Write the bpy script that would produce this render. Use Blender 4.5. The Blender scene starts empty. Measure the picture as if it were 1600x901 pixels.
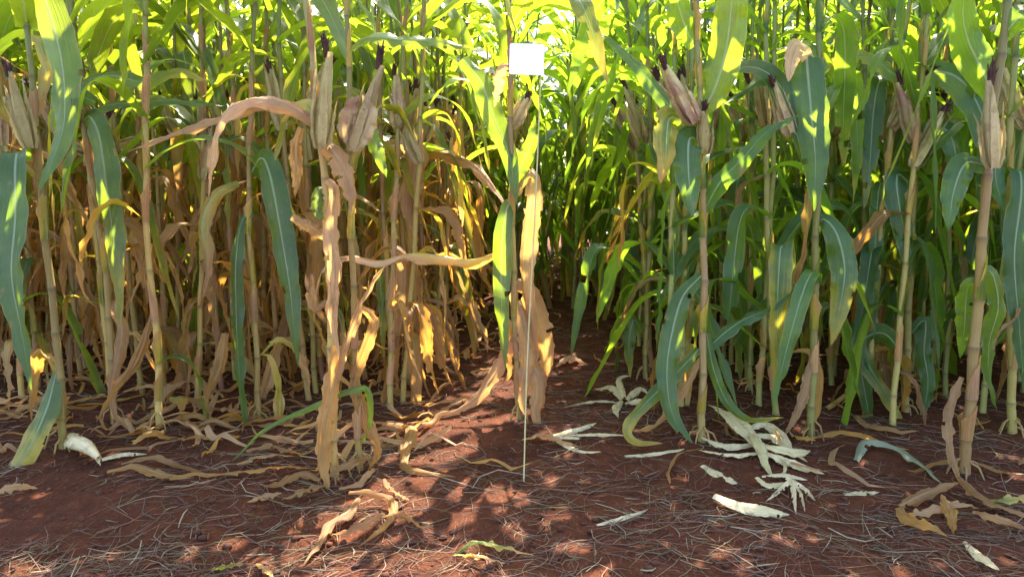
import bpy, math, random
import numpy as np
from mathutils import Vector, noise as mnoise

R = math.radians
rng = random.Random(11)
C = bpy.context.scene.collection
sc = bpy.context.scene

# ------------------------------------------------------------------ camera
CAM_H = 1.02
F_PX = 1155.0                      # focal length in pixels of the 1600 wide photograph
PITCH, YAW = 8.9, 3.5              # degrees down, degrees to the left of the crop rows
cam_data = bpy.data.cameras.new('camera')
cam_data.sensor_width = 36.0
cam_data.lens = 36.0 * F_PX / 1600.0
cam_data.clip_start = 0.02
cam_data.clip_end = 3000.0
cam = bpy.data.objects.new('camera', cam_data)
C.objects.link(cam)
cam.location = (0, 0, CAM_H)
cam.rotation_euler = (R(90 - PITCH), 0, R(YAW))
sc.camera = cam

# ------------------------------------------------------------------ light
SUN_EL, SUN_AZ = 49.0, 13.0         # azimuth from +Y towards +X
world = bpy.data.worlds.new('World')
sc.world = world
world.use_nodes = True
wn = world.node_tree
bg = wn.nodes['Background']
sky = wn.nodes.new('ShaderNodeTexSky')
sky.sky_type = 'NISHITA'
sky.sun_disc = False
sky.sun_elevation = R(SUN_EL)
sky.sun_rotation = R(SUN_AZ)
sky.air_density = 1.0
sky.dust_density = 2.2
sky.ozone_density = 1.0
wn.links.new(sky.outputs[0], bg.inputs[0])
bg.inputs[1].default_value = 0.15
sun_data = bpy.data.lights.new('sun', 'SUN')
sun_data.energy = 4.1
sun_data.angle = R(0.53)
sun_data.color = (1.0, 0.92, 0.78)
sun = bpy.data.objects.new('sun', sun_data)
C.objects.link(sun)
sd = Vector((math.sin(R(SUN_AZ)) * math.cos(R(SUN_EL)), math.cos(R(SUN_AZ)) * math.cos(R(SUN_EL)), math.sin(R(SUN_EL))))
sun.rotation_euler = sd.to_track_quat('Z', 'Y').to_euler()
sun.location = sd * 30
sc.view_settings.view_transform = 'Standard'
sc.view_settings.look = 'None'
sc.view_settings.exposure = 2.72
sc.view_settings.gamma = 1.0
sc.view_settings.use_curve_mapping = False
sc.render.engine = 'CYCLES'
sc.cycles.max_bounces = 9
sc.cycles.diffuse_bounces = 6
sc.cycles.glossy_bounces = 2
sc.cycles.transmission_bounces = 5
sc.cycles.sample_clamp_indirect = 6.0
sc.cycles.use_denoising = True

# ------------------------------------------------------------------ helpers
cp, sp_ = math.cos(R(PITCH)), math.sin(R(PITCH))
cy, sy = math.cos(R(YAW)), math.sin(R(YAW))
def ray(px, py):
    a = (px - 800.0) / F_PX
    b = (450.5 - py) / F_PX
    f = np.array((-sy * cp, cy * cp, -sp_))
    r = np.array((cy, sy, 0.0))
    u = np.cross(r, f)
    return f + a * r + b * u
O = np.array((0, 0, CAM_H))
def at(px, py, Y):
    d = ray(px, py)
    return O + d * (Y / d[1])
def gz(x, y):
    v = Vector((x, y, 0.0))
    h = 0.030 * mnoise.noise(v * 1.3) + 0.016 * mnoise.noise(v * 4.1 + Vector((7, 3, 1)))
    near = max(0.0, 1.0 - max(0.0, math.hypot(x, y) - 9.0) / 5.0)
    h += near * (0.010 * mnoise.noise(v * 11.0) + 0.005 * mnoise.noise(v * 27.0))
    return h
def ground(px, py):
    d = ray(px, py)
    t = -CAM_H / d[2]
    for _ in range(3):
        p = O + d * t
        t = (gz(p[0], p[1]) - CAM_H) / d[2]
    return O + d * t

def mesh_obj(name, V, F, UV=None, mats=(), parent=None, smooth=True, attr=None):
    me = bpy.data.meshes.new(name)
    build_mesh(me, V, F, UV, smooth, attr)
    for m in mats:
        me.materials.append(m)
    return link(name, me, parent)
def build_mesh(me, V, F, UV=None, smooth=True, attr=None):
    V = np.asarray(V, dtype=np.float32)
    if isinstance(F, np.ndarray):
        nf, k = F.shape
        me.vertices.add(len(V)); me.vertices.foreach_set('co', V.ravel())
        me.loops.add(nf * k); me.loops.foreach_set('vertex_index', F.astype(np.int32).ravel())
        me.polygons.add(nf)
        me.polygons.foreach_set('loop_start', np.arange(0, nf * k, k, dtype=np.int32))
        me.update(calc_edges=True)
    else:
        me.from_pydata(V.tolist(), [], F)
    n = len(me.polygons)
    if smooth:
        me.polygons.foreach_set('use_smooth', np.ones(n, dtype=bool))
    li = np.empty(len(me.loops), dtype=np.int32)
    me.loops.foreach_get('vertex_index', li)
    if UV is not None:
        uvl = me.uv_layers.new(name='UVMap')
        uvl.data.foreach_set('uv', np.asarray(UV, dtype=np.float32)[li].ravel())
    if attr is not None:
        a = me.color_attributes.new('tint', 'FLOAT_COLOR', 'POINT')
        a.data.foreach_set('color', np.asarray(attr, dtype=np.float32).ravel())
    me.validate()
    me.update()
def link(name, me, parent=None):
    o = bpy.data.objects.new(name, me)
    C.objects.link(o)
    if parent is not None:
        o.parent = parent
    return o
def tag(o, label, cat=None, group=None, kind=None):
    if label: o['label'] = label
    if cat: o['category'] = cat
    if group: o['group'] = group
    if kind: o['kind'] = kind
    return o
def empty(name, loc):
    o = bpy.data.objects.new(name, None)
    o.empty_display_size = 0.1
    C.objects.link(o)
    o.location = loc
    return o

def spline(P, n):
    """Catmull-Rom through the points, resampled evenly to n points."""
    P = np.asarray(P, float)
    Q = np.vstack((2 * P[0] - P[1], P, 2 * P[-1] - P[-2]))
    out = []
    for i in range(1, len(Q) - 2):
        for k in range(12):
            t = k / 12
            out.append(0.5 * ((2 * Q[i]) + (-Q[i-1] + Q[i+1]) * t + (2*Q[i-1] - 5*Q[i] + 4*Q[i+1] - Q[i+2]) * t*t + (-Q[i-1] + 3*Q[i] - 3*Q[i+1] + Q[i+2]) * t**3))
    out.append(Q[-2])
    out = np.array(out)
    L = np.concatenate(([0], np.cumsum(np.linalg.norm(np.diff(out, axis=0), axis=1))))
    s = np.linspace(0, L[-1], n)
    return np.stack([np.interp(s, L, out[:, k]) for k in range(3)], 1), L[-1]
def norm(a):
    return a / np.maximum(np.linalg.norm(a, axis=-1, keepdims=True), 1e-9)

def blade_width(s, base=0.6, peak=0.28, power=2.0):
    a = np.clip(s / peak, 0, 1)
    grow = base + (1 - base) * (a * a * (3 - 2 * a))
    b = np.clip((s - peak) / (1 - peak), 0, 1)
    return grow * (1 - b ** power) ** 0.85 + 0.015

def ribbon(P, hw, S, twist=None, vee=0.0, curl=0.0, wave=0.0, rg=rng, nu=7, freq=5.0, crinkle=0.0, pleat=0.0, ragged=0.0, nibble=0.0):
    """A leaf blade: spine P, half widths hw, side vectors S. Returns vertices, quads, uv."""
    n = len(P)
    T = norm(np.gradient(P, axis=0))
    S = norm(S - T * np.sum(S * T, 1, keepdims=True))
    N = np.cross(T, S)
    if twist is not None:
        c, s_ = np.cos(twist)[:, None], np.sin(twist)[:, None]
        S, N = S * c + N * s_, N * c - S * s_
    s = np.linspace(0, 1, n)
    u = np.linspace(-1, 1, nu)
    curl = np.broadcast_to(np.asarray(curl, float), (n,))
    vee = np.broadcast_to(np.asarray(vee, float), (n,))
    ph = [rg.uniform(0, 6.28) for _ in range(6)]
    V = np.empty((n, nu, 3)); UV = np.empty((n, nu, 2))
    env = np.sin(np.pi * np.clip(s, 0, 1)) ** 0.5
    rag = [1 + ragged * (np.sin(s * rg.uniform(25, 40) + rg.uniform(0, 6)) * 0.5 + np.array([rg.uniform(-1, 1) for _ in range(n)]) * 0.7) for _ in range(2)]
    for j, uu in enumerate(u):
        k = np.maximum(np.abs(curl), 1e-3)
        x = hw * np.sin(k * uu) / k
        h = hw * (1 - np.cos(k * uu)) / k * np.sign(curl + 1e-9)
        h = h + np.abs(uu) * hw * np.tan(vee)
        sd_ = 0 if uu < 0 else 1
        x = x * np.cos(vee) * (rag[sd_] if abs(uu) > 0.9 else 1.0)
        wv = np.sin(freq * 6.28 * s + ph[sd_]) * 0.65 + np.sin(freq * 1.9 * 6.28 * s + ph[2 + sd_]) * 0.35
        h = h + wave * env * wv * uu * uu
        if crinkle:
            h = h + crinkle * env * np.sin(uu * 7 + s * 23 + ph[4]) * np.sin(s * 41 + ph[5]) 
        if pleat:
            h = h + pleat * env * np.sin(uu * 8.5 + ph[5] + s * 2.5) * (0.6 + 0.4 * np.sin(s * 9 + ph[4]))
        V[:, j] = P + S * x[:, None] + N * h[:, None]
        UV[:, j, 0] = 0.5 + 0.5 * uu
        UV[:, j, 1] = s
    idx = np.arange(n * nu).reshape(n, nu)
    F = np.stack((idx[:-1, :-1], idx[:-1, 1:], idx[1:, 1:], idx[1:, :-1]), -1)
    if nibble:                                       # bites and tears out of the margins
        keep = np.ones(F.shape[:2], bool)
        for e, st in ((0, 1), (nu - 2, -1)):
            i = 1
            while i < n - 2:
                if rg.random() < nibble:
                    keep[i, e] = False
                    if rg.random() < 0.5 and nu > 6:
                        keep[i, e + st] = False
                        if rg.random() < 0.4: keep[i, e + 2 * st] = False
                    if rg.random() < 0.35: keep[i + 1, e] = False
                i += 1
        F = F[keep]
    else:
        F = F.reshape(-1, 4)
    return V.reshape(-1, 3), F, UV.reshape(-1, 2)

def tube(P, rad, ns=6, cap=True):
    P = np.asarray(P, float); n = len(P)
    rad = np.broadcast_to(np.asarray(rad, float), (n,))
    T = norm(np.gradient(P, axis=0))
    ref = np.array((0.0, 1.0, 0.0)) if abs(T[:, 1]).mean() < 0.8 else np.array((1.0, 0, 0))
    A = norm(np.cross(T, ref)); B = np.cross(T, A)
    th = np.linspace(0, 2 * np.pi, ns, endpoint=False)
    V = P[:, None] + rad[:, None, None] * (np.cos(th)[None, :, None] * A[:, None] + np.sin(th)[None, :, None] * B[:, None])
    idx = np.arange(n * ns).reshape(n, ns)
    nx = np.roll(idx, -1, 1)
    F = np.stack((idx[:-1], nx[:-1], nx[1:], idx[1:]), -1).reshape(-1, 4)
    UV = np.stack(np.broadcast_arrays(np.linspace(0, 1, ns)[None, :], np.linspace(0, 1, n)[:, None]), -1)
    return V.reshape(-1, 3), F, UV.reshape(-1, 2)
def merge(parts):
    Vs, Fs, Us, o = [], [], [], 0
    for V, F, U in parts:
        Vs.append(V); Fs.append(F + o); Us.append(U); o += len(V)
    return np.concatenate(Vs), np.concatenate(Fs), np.concatenate(Us)

# ------------------------------------------------------------------ materials
class NT:
    def __init__(self, name):
        self.m = bpy.data.materials.new(name)
        self.m.use_nodes = True
        self.t = self.m.node_tree
        self.t.nodes.clear()
        self.out = self.t.nodes.new('ShaderNodeOutputMaterial')
    def n(self, typ, ins=None, **props):
        nd = self.t.nodes.new('ShaderNode' + typ)
        for k, v in props.items():
            setattr(nd, k, v)
        for k, v in (ins or {}).items():
            self.set(nd.inputs[k], v)
        return nd
    def set(self, sock, v):
        if hasattr(v, 'is_output') or hasattr(v, 'links'):
            self.t.links.new(v, sock)
        else:
            sock.default_value = v
    def math(self, op, a, b=0.0, c=None, clamp=False):
        nd = self.n('Math', {0: a, 1: b}, operation=op, use_clamp=clamp)
        if c is not None: self.set(nd.inputs[2], c)
        return nd.outputs[0]
    def mix(self, f, a, b, mode='MIX'):
        nd = self.n('MixRGB', {0: f, 1: a, 2: b}, blend_type=mode)
        return nd.outputs[0]
    def ramp(self, f, stops):
        nd = self.n('ValToRGB', {0: f})
        e = nd.color_ramp.elements
        while len(e) < len(stops): e.new(0.5)
        for el, (p, c) in zip(e, stops):
            el.position = p
            el.color = (*c, 1.0) if len(c) == 3 else c
        return nd.outputs[0]
    def noise(self, vec, scale, detail=3.0, rough=0.55, dist=0.0):
        nd = self.n('TexNoise', {'Vector': vec, 'Scale': scale, 'Detail': detail, 'Roughness': rough, 'Distortion': dist})
        return nd.outputs[0]
    def mapv(self, vec, scale, loc=(0, 0, 0)):
        return self.n('Mapping', {'Vector': vec, 'Scale': scale, 'Location': loc}).outputs[0]

def tint_source(N, from_attr):
    if from_attr:
        col = N.n('Attribute', attribute_name='tint').outputs['Color']
        rnd = None
    else:
        oi = N.n('ObjectInfo')
        col = oi.outputs['Color']; rnd = oi.outputs['Alpha']
    s = N.n('SeparateColor', {0: col})
    return s.outputs[0], s.outputs[1], s.outputs[2], rnd

def leaf_material(name, from_attr):
    N = NT(name)
    dry, hue, val, rnd = tint_source(N, from_attr)
    uv = N.n('UVMap', uv_map='UVMap').outputs[0]
    suv = N.n('SeparateXYZ', {0: uv})
    u, v = suv.outputs[0], suv.outputs[1]
    au = N.math('ABSOLUTE', N.math('SUBTRACT', u, 0.5))           # 0 midrib .. 0.5 edge
    geo = N.n('NewGeometry').outputs['Position']
    n1 = N.noise(geo, 9.0, 4.0, 0.6)
    n2 = N.noise(N.mapv(uv, (17, 1.1, 1)), 1.0, 4.0, 0.7)         # streaks along the veins
    # how far this spot has withered
    amt = N.math('MULTIPLY', N.math('MULTIPLY', dry, N.math('SUBTRACT', 1.0, dry)), 4.0)
    var = N.math('ADD', N.math('MULTIPLY', N.math('MULTIPLY', v, v), 0.75), N.math('MULTIPLY', au, 0.5))
    var = N.math('ADD', var, N.math('MULTIPLY', N.math('SUBTRACT', n1, 0.5), 0.7))
    var = N.math('ADD', var, N.math('MULTIPLY', N.math('SUBTRACT', n2, 0.5), 0.7))
    var = N.math('SUBTRACT', var, 0.36)
    f = N.math('ADD', dry, N.math('MULTIPLY', var, amt), clamp=True)
    g = N.mix(hue, (0.023, 0.076, 0.024, 1), (0.054, 0.118, 0.016, 1))
    tn = N.mix(val, N.mix(hue, (0.25, 0.105, 0.018, 1), (0.28, 0.135, 0.05, 1)), N.mix(hue, (0.42, 0.225, 0.036, 1), (0.45, 0.285, 0.155, 1)))
    yl = N.mix(hue, (0.26, 0.235, 0.035, 1), (0.44, 0.33, 0.05, 1))
    k1 = N.ramp(f, [(0.16, (0, 0, 0)), (0.42, (1, 1, 1))])
    k2 = N.ramp(f, [(0.46, (0, 0, 0)), (0.72, (1, 1, 1))])
    base = N.mix(k2, N.mix(k1, g, yl), tn)
    tg = N.mix(hue, (0.34, 0.56, 0.022, 1), (0.56, 0.64, 0.025, 1))
    tt = N.mix(hue, (0.78, 0.33, 0.03, 1), (0.80, 0.44, 0.13, 1))
    trans = N.mix(k2, N.mix(k1, tg, (0.80, 0.56, 0.03, 1)), tt)
    if rnd is not None:                                            # bleached leaves
        pl = N.math('SUBTRACT', 1.0, rnd, clamp=True)
        base = N.mix(pl, base, (0.33, 0.33, 0.22, 1))
        trans = N.mix(pl, trans, (0.30, 0.32, 0.18, 1))
    # veins, blotches, brown specks
    streak = N.math('ADD', 1.0, N.math('MULTIPLY', N.math('SUBTRACT', n2, 0.5), N.math('ADD', 0.5, N.math('MULTIPLY', k2, 0.9))))
    blot = N.math('ADD', 0.58, N.math('MULTIPLY', n1, 0.84))
    sv = N.math('MULTIPLY', streak, blot)
    sv = N.math('MULTIPLY', sv, N.math('ADD', 0.70, N.math('MULTIPLY', val, 0.6)))
    base = N.mix(1.0, base, N.n('CombineColor', {0: sv, 1: sv, 2: sv}).outputs[0], 'MULTIPLY')
    trans = N.mix(1.0, trans, N.n('CombineColor', {0: sv, 1: sv, 2: sv}).outputs[0], 'MULTIPLY')
    sp = N.noise(geo, 55.0, 2.0, 0.5)
    spots = N.math('MULTIPLY', N.ramp(sp, [(0.66, (0, 0, 0)), (0.72, (1, 1, 1))]), N.math('MULTIPLY', f, 0.7))
    base = N.mix(spots, base, (0.10, 0.045, 0.02, 1))
    mar = N.math('MULTIPLY', N.ramp(N.math('ADD', au, N.math('MULTIPLY', N.math('SUBTRACT', n1, 0.5), 0.14)), [(0.470, (0, 0, 0)), (0.492, (1, 1, 1))]), 0.75)
    base = N.mix(mar, base, (0.30, 0.22, 0.07, 1))
    flk = N.noise(N.mapv(geo, (1, 1, 0.45)), 38.0, 2.0, 0.6)
    fl2 = N.math('MULTIPLY', N.ramp(flk, [(0.665, (0, 0, 0)), (0.70, (1, 1, 1))]), 0.6)
    base = N.mix(fl2, base, (0.28, 0.21, 0.08, 1))
    trans = N.mix(fl2, trans, (0.34, 0.20, 0.05, 1))
    # pale midrib, narrowing to the tip
    wr = N.math('ADD', N.math('MULTIPLY', N.math('SUBTRACT', 1.0, v), 0.045), 0.010)
    rib = N.math('MULTIPLY', N.math('SUBTRACT', 1.0, N.math('DIVIDE', au, wr), clamp=True), 2.5, clamp=True)
    ribc = N.mix(k2, (0.40, 0.47, 0.25, 1), (0.46, 0.33, 0.19, 1))
    base = N.mix(N.math('MULTIPLY', rib, 0.74), base, ribc)
    trans = N.mix(N.math('MULTIPLY', rib, 0.6), trans, (0.28, 0.32, 0.10, 1))
    hgt = N.math('ADD', N.noise(N.mapv(uv, (34, 1.0, 1)), 1.0, 2.0), N.math('MULTIPLY', rib, -0.6))
    bump = N.n('Bump', {'Strength': 0.6, 'Distance': 0.004, 'Height': hgt}).outputs[0]
    rough = N.math('ADD', 0.33, N.math('MULTIPLY', k2, 0.3))
    pb = N.n('BsdfPrincipled', {'Base Color': base, 'Roughness': rough, 'Specular IOR Level': 0.55, 'Normal': bump})
    tb = N.n('BsdfTranslucent', {'Color': trans, 'Normal': bump})
    ms = N.n('MixShader', {0: 0.46, 1: pb.outputs[0], 2: tb.outputs[0]})
    N.t.links.new(ms.outputs[0], N.out.inputs[0])
    return N.m

def stalk_material(name, from_attr):
    N = NT(name)
    dry, pur, val, rnd = tint_source(N, from_attr)
    uv = N.n('UVMap', uv_map='UVMap').outputs[0]
    suv = N.n('SeparateXYZ', {0: uv})
    u, v = suv.outputs[0], suv.outputs[1]
    geo = N.n('NewGeometry').outputs['Position']
    n1 = N.noise(N.mapv(geo, (1, 1, 0.35)), 14.0, 4.0, 0.6)
    n2 = N.noise(N.mapv(uv, (40, 1.0, 1)), 1.0, 2.0, 0.6)
    fr = N.math('FRACT', v)
    c = N.mix(dry, (0.23, 0.26, 0.062, 1), (0.42, 0.255, 0.068, 1))
    c = N.mix(N.math('MULTIPLY', N.ramp(n1, [(0.4, (0, 0, 0)), (0.62, (1, 1, 1))]), 0.5), c, N.mix(dry, (0.32, 0.30, 0.085, 1), (0.44, 0.31, 0.09, 1)))
    upp = N.n('MapRange', {0: v, 1: 5.5, 2: 9.5}).outputs[0]
    c = N.mix(N.math('MULTIPLY', upp, 0.8), c, (0.15, 0.23, 0.05, 1))
    pm = N.math('MULTIPLY', pur, N.ramp(N.noise(N.mapv(geo, (1, 1, 0.3)), 5.0, 2.0), [(0.35, (0, 0, 0)), (0.6, (1, 1, 1))]))
    c = N.mix(pm, c, (0.26, 0.095, 0.07, 1))
    node = N.ramp(fr, [(0.0, (0.9, 0.9, 0.9)), (0.035, (1, 1, 1)), (0.075, (0, 0, 0)), (0.90, (0, 0, 0)), (1.0, (0.6, 0.6, 0.6))])
    c = N.mix(N.math('MULTIPLY', node, 0.62), c, (0.12, 0.075, 0.03, 1))
    sv = N.math('MULTIPLY', N.math('ADD', 0.74, N.math('MULTIPLY', n2, 0.52)), N.math('ADD', 0.75, N.math('MULTIPLY', val, 0.5)))
    c = N.mix(1.0, c, N.n('CombineColor', {0: sv, 1: sv, 2: sv}).outputs[0], 'MULTIPLY')
    sp = N.ramp(N.noise(geo, 90.0, 2.0), [(0.66, (0, 0, 0)), (0.72, (1, 1, 1))])
    c = N.mix(N.math('MULTIPLY', sp, 0.5), c, (0.10, 0.05, 0.025, 1))
    bump = N.n('Bump', {'Strength': 0.4, 'Distance': 0.003, 'Height': n2}).outputs[0]
    pb = N.n('BsdfPrincipled', {'Base Color': c, 'Roughness': 0.5, 'Specular IOR Level': 0.4, 'Normal': bump})
    tb = N.n('BsdfTranslucent', {'Color': N.mix(1.0, c, (1.0, 0.9, 0.5, 1), 'MULTIPLY')})
    ms = N.n('MixShader', {0: 0.14, 1: pb.outputs[0], 2: tb.outputs[0]})
    N.t.links.new(ms.outputs[0], N.out.inputs[0])
    return N.m

def husk_material(name):
    N = NT(name)
    pal, pur, val, rnd = tint_source(N, False)       # pal: 0 straw-green .. 1 cream
    uv = N.n('UVMap', uv_map='UVMap').outputs[0]
    v = N.n('SeparateXYZ', {0: uv}).outputs[1]
    geo = N.n('NewGeometry').outputs['Position']
    n1 = N.noise(geo, 16.0, 4.0, 0.6)
    n2 = N.noise(N.mapv(uv, (22, 0.9, 1)), 1.0, 4.0, 0.75)
    c = N.mix(pal, (0.42, 0.36, 0.12, 1), (0.78, 0.62, 0.36, 1))
    c = N.mix(N.math('MULTIPLY', N.ramp(n1, [(0.42, (0, 0, 0)), (0.66, (1, 1, 1))]), 0.4), c, N.mix(pal, (0.40, 0.29, 0.10, 1), (0.60, 0.47, 0.22, 1)))
    pm = N.math('MULTIPLY', pur, N.ramp(N.noise(geo, 11.0, 3.0), [(0.36, (0, 0, 0)), (0.6, (1, 1, 1))]))
    c = N.mix(pm, c, (0.33, 0.15, 0.13, 1))
    sv = N.math('MULTIPLY', N.math('ADD', 0.45, N.math('MULTIPLY', n2, 1.1)), N.math('ADD', 0.75, N.math('MULTIPLY', val, 0.5)))
    c = N.mix(1.0, c, N.n('CombineColor', {0: sv, 1: sv, 2: sv}).outputs[0], 'MULTIPLY')
    sp = N.ramp(N.noise(geo, 70.0, 2.0), [(0.67, (0, 0, 0)), (0.73, (1, 1, 1))])
    c = N.mix(N.math('MULTIPLY', sp, N.math('SUBTRACT', 0.6, N.math('MULTIPLY', pal, 0.5))), c, (0.15, 0.07, 0.03, 1))
    stain = N.math('MULTIPLY', N.ramp(N.noise(geo, 26.0, 4.0, 0.65), [(0.50, (0, 0, 0)), (0.66, (1, 1, 1))]), 0.5)
    c = N.mix(stain, c, (0.30, 0.17, 0.075, 1))
    bump = N.n('Bump', {'Strength': 0.9, 'Distance': 0.004, 'Height': n2}).outputs[0]
    pb = N.n('BsdfPrincipled', {'Base Color': c, 'Roughness': 0.55, 'Specular IOR Level': 0.35, 'Normal': bump})
    tb = N.n('BsdfTranslucent', {'Color': N.mix(1.0, c, (1.0, 0.85, 0.5, 1), 'MULTIPLY'), 'Normal': bump})
    ms = N.n('MixShader', {0: 0.25, 1: pb.outputs[0], 2: tb.outputs[0]})
    N.t.links.new(ms.outputs[0], N.out.inputs[0])
    return N.m

def plain_material(name, c1, c2, scale=30.0, rough=0.8, trans=0.0, tint=False):
    N = NT(name)
    geo = N.n('NewGeometry').outputs['Position']
    n1 = N.noise(geo, scale, 4.0, 0.6)
    k = N.ramp(n1, [(0.3, (0, 0, 0)), (0.7, (1, 1, 1))])
    c = N.mix(k, (*c1, 1), (*c2, 1))
    if tint:
        col = N.n('Attribute', attribute_name='tint').outputs['Color']
        c = N.mix(1.0, col, N.mix(k, (0.7, 0.7, 0.7, 1), (1.2, 1.2, 1.2, 1)), 'MULTIPLY')
    pb = N.n('BsdfPrincipled', {'Base Color': c, 'Roughness': rough, 'Specular IOR Level': 0.25})
    last = pb.outputs[0]
    if trans:
        tb = N.n('BsdfTranslucent', {'Color': c})
        last = N.n('MixShader', {0: trans, 1: last, 2: tb.outputs[0]}).outputs[0]
    N.t.links.new(last, N.out.inputs[0])
    return N.m

def soil_material():
    N = NT('red_soil')
    geo = N.n('NewGeometry').outputs['Position']
    big = N.noise(geo, 1.7, 4.0, 0.6)
    mid = N.noise(geo, 9.0, 5.0, 0.65)
    fine = N.noise(geo, 70.0, 5.0, 0.7)
    c = N.mix(N.ramp(mid, [(0.32, (0, 0, 0)), (0.68, (1, 1, 1))]), (0.040, 0.0125, 0.0062, 1), (0.108, 0.033, 0.0135, 1))
    c = N.mix(N.math('MULTIPLY', N.ramp(big, [(0.4, (0, 0, 0)), (0.65, (1, 1, 1))]), 0.5), c, (0.090, 0.028, 0.012, 1))
    fv = N.math('ADD', 0.55, N.math('MULTIPLY', fine, 0.9))
    c = N.mix(1.0, c, N.n('CombineColor', {0: fv, 1: fv, 2: fv}).outputs[0], 'MULTIPLY')
    # crumbs of chopped straw and root hair lie in the soil
    fib = N.noise(N.mapv(geo, (1, 0.25, 1)), 120.0, 2.0, 0.6, 1.5)
    fm = N.math('MULTIPLY', N.ramp(fib, [(0.60, (0, 0, 0)), (0.68, (1, 1, 1))]), 0.40)
    c = N.mix(fm, c, (0.20, 0.115, 0.075, 1))
    h = N.math('ADD', N.math('MULTIPLY', mid, 0.6), N.math('MULTIPLY', fine, 0.45))
    bump = N.n('Bump', {'Strength': 1.0, 'Distance': 0.02, 'Height': h}).outputs[0]
    pb = N.n('BsdfPrincipled', {'Base Color': c, 'Roughness': 0.95, 'Specular IOR Level': 0.1, 'Normal': bump})
    N.t.links.new(pb.outputs[0], N.out.inputs[0])
    return N.m

M_LEAF = leaf_material('maize_leaf', False)
M_LEAF_A = leaf_material('maize_leaf_mass', True)
M_STALK = stalk_material('maize_stalk', False)
M_STALK_A = stalk_material('maize_stalk_mass', True)
M_HUSK = husk_material('husk')
M_SILK = plain_material('dry_silk', (0.022, 0.008, 0.006), (0.085, 0.030, 0.020), 60, 0.7)
M_TASSEL = plain_material('tassel', (0.30, 0.21, 0.08), (0.40, 0.33, 0.14), 40, 0.8, 0.2)
M_SOIL = soil_material()
M_STRAW = plain_material('straw', (0.3, 0.2, 0.12), (0.4, 0.3, 0.2), 25, 0.75, 0.1, tint=True)
M_CLOD = plain_material('soil_clod', (0.045, 0.015, 0.009), (0.11, 0.038, 0.019), 45, 0.95)
M_CARD = plain_material('white_card', (0.88, 0.88, 0.87), (0.90, 0.90, 0.89), 6, 0.35, 0.12)
M_STAKE = plain_material('bamboo_stake', (0.46, 0.37, 0.16), (0.60, 0.50, 0.24), 35, 0.6)
M_COB = plain_material('pale_cob', (0.60, 0.54, 0.38), (0.74, 0.70, 0.56), 90, 0.6, 0.1)

# ------------------------------------------------------------------ ground
def axis(lo, hi, fine_lo, fine_hi, step):
    a = list(np.arange(fine_lo, fine_hi + 1e-6, step))
    s = step
    x = a[-1]
    while x < hi:
        s *= 1.22; x += s; a.append(x)
    s = step; x = a[0]
    pre = []
    while x > lo:
        s *= 1.22; x -= s; pre.append(x)
    return np.array(pre[::-1] + a)
gx = axis(-900, 900, -3.2, 3.6, 0.032)
gy = axis(-300, 1500, 1.2, 6.0, 0.032)
gv = np.array([(x, y, gz(x, y)) for y in gy for x in gx])
gi = np.arange(len(gv)).reshape(len(gy), len(gx))
gf = np.stack((gi[:-1, :-1], gi[:-1, 1:], gi[1:, 1:], gi[1:, :-1]), -1).reshape(-1, 4)
g = mesh_obj('ground', gv, gf, None, (M_SOIL,))
tag(g, 'bare red brown soil under the maize', None, None, 'structure')

# ------------------------------------------------------------------ library of maize pieces
def leaf_curve(kind, rg, n):
    s = np.linspace(0, 1, n)
    if kind == 'up':
        L = rg.uniform(0.62, 0.90); a0 = rg.uniform(18, 38); a1 = rg.uniform(55, 135); br = rg.uniform(0.45, 0.75); sh = rg.uniform(4, 9)
    elif kind == 'mid':
        L = rg.uniform(0.72, 0.95); a0 = rg.uniform(24, 48); a1 = rg.uniform(140, 172); br = rg.uniform(0.25, 0.5); sh = rg.uniform(6, 16)
    elif kind == 'hang':
        L = rg.uniform(0.62, 0.90); a0 = rg.uniform(22, 65); a1 = rg.uniform(160, 180); br = rg.uniform(0.05, 0.4); sh = rg.uniform(14, 40)
    else:
        L = rg.uniform(0.42, 0.75); a0 = rg.uniform(30, 110); a1 = rg.uniform(150, 184); br = rg.uniform(0.03, 0.35); sh = rg.uniform(14, 40)
    sg = 1 / (1 + np.exp(-sh * (s - br)))
    sg = (sg - sg[0]) / (sg[-1] - sg[0])
    ang = np.radians(a0 + (a1 - a0) * sg)
    if kind == 'dry':
        ang += np.radians(rg.uniform(4, 16)) * np.sin(s * rg.uniform(6, 13) + rg.uniform(0, 6)) * s
        if rg.random() < 0.4:
            ang -= np.radians(rg.uniform(20, 70)) * np.clip((s - 0.75) / 0.25, 0, 1)
    ds = L / (n - 1)
    x = np.concatenate(([0.0], np.cumsum(np.sin(ang[:-1]) * ds)))
    z = np.concatenate(([0.0], np.cumsum(np.cos(ang[:-1]) * ds)))
    y = rg.uniform(-0.11, 0.11) * s ** 2 * L + rg.uniform(-0.02, 0.02) * np.sin(s * 6)
    return np.stack((x, y, z), 1), L, s, br
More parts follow.
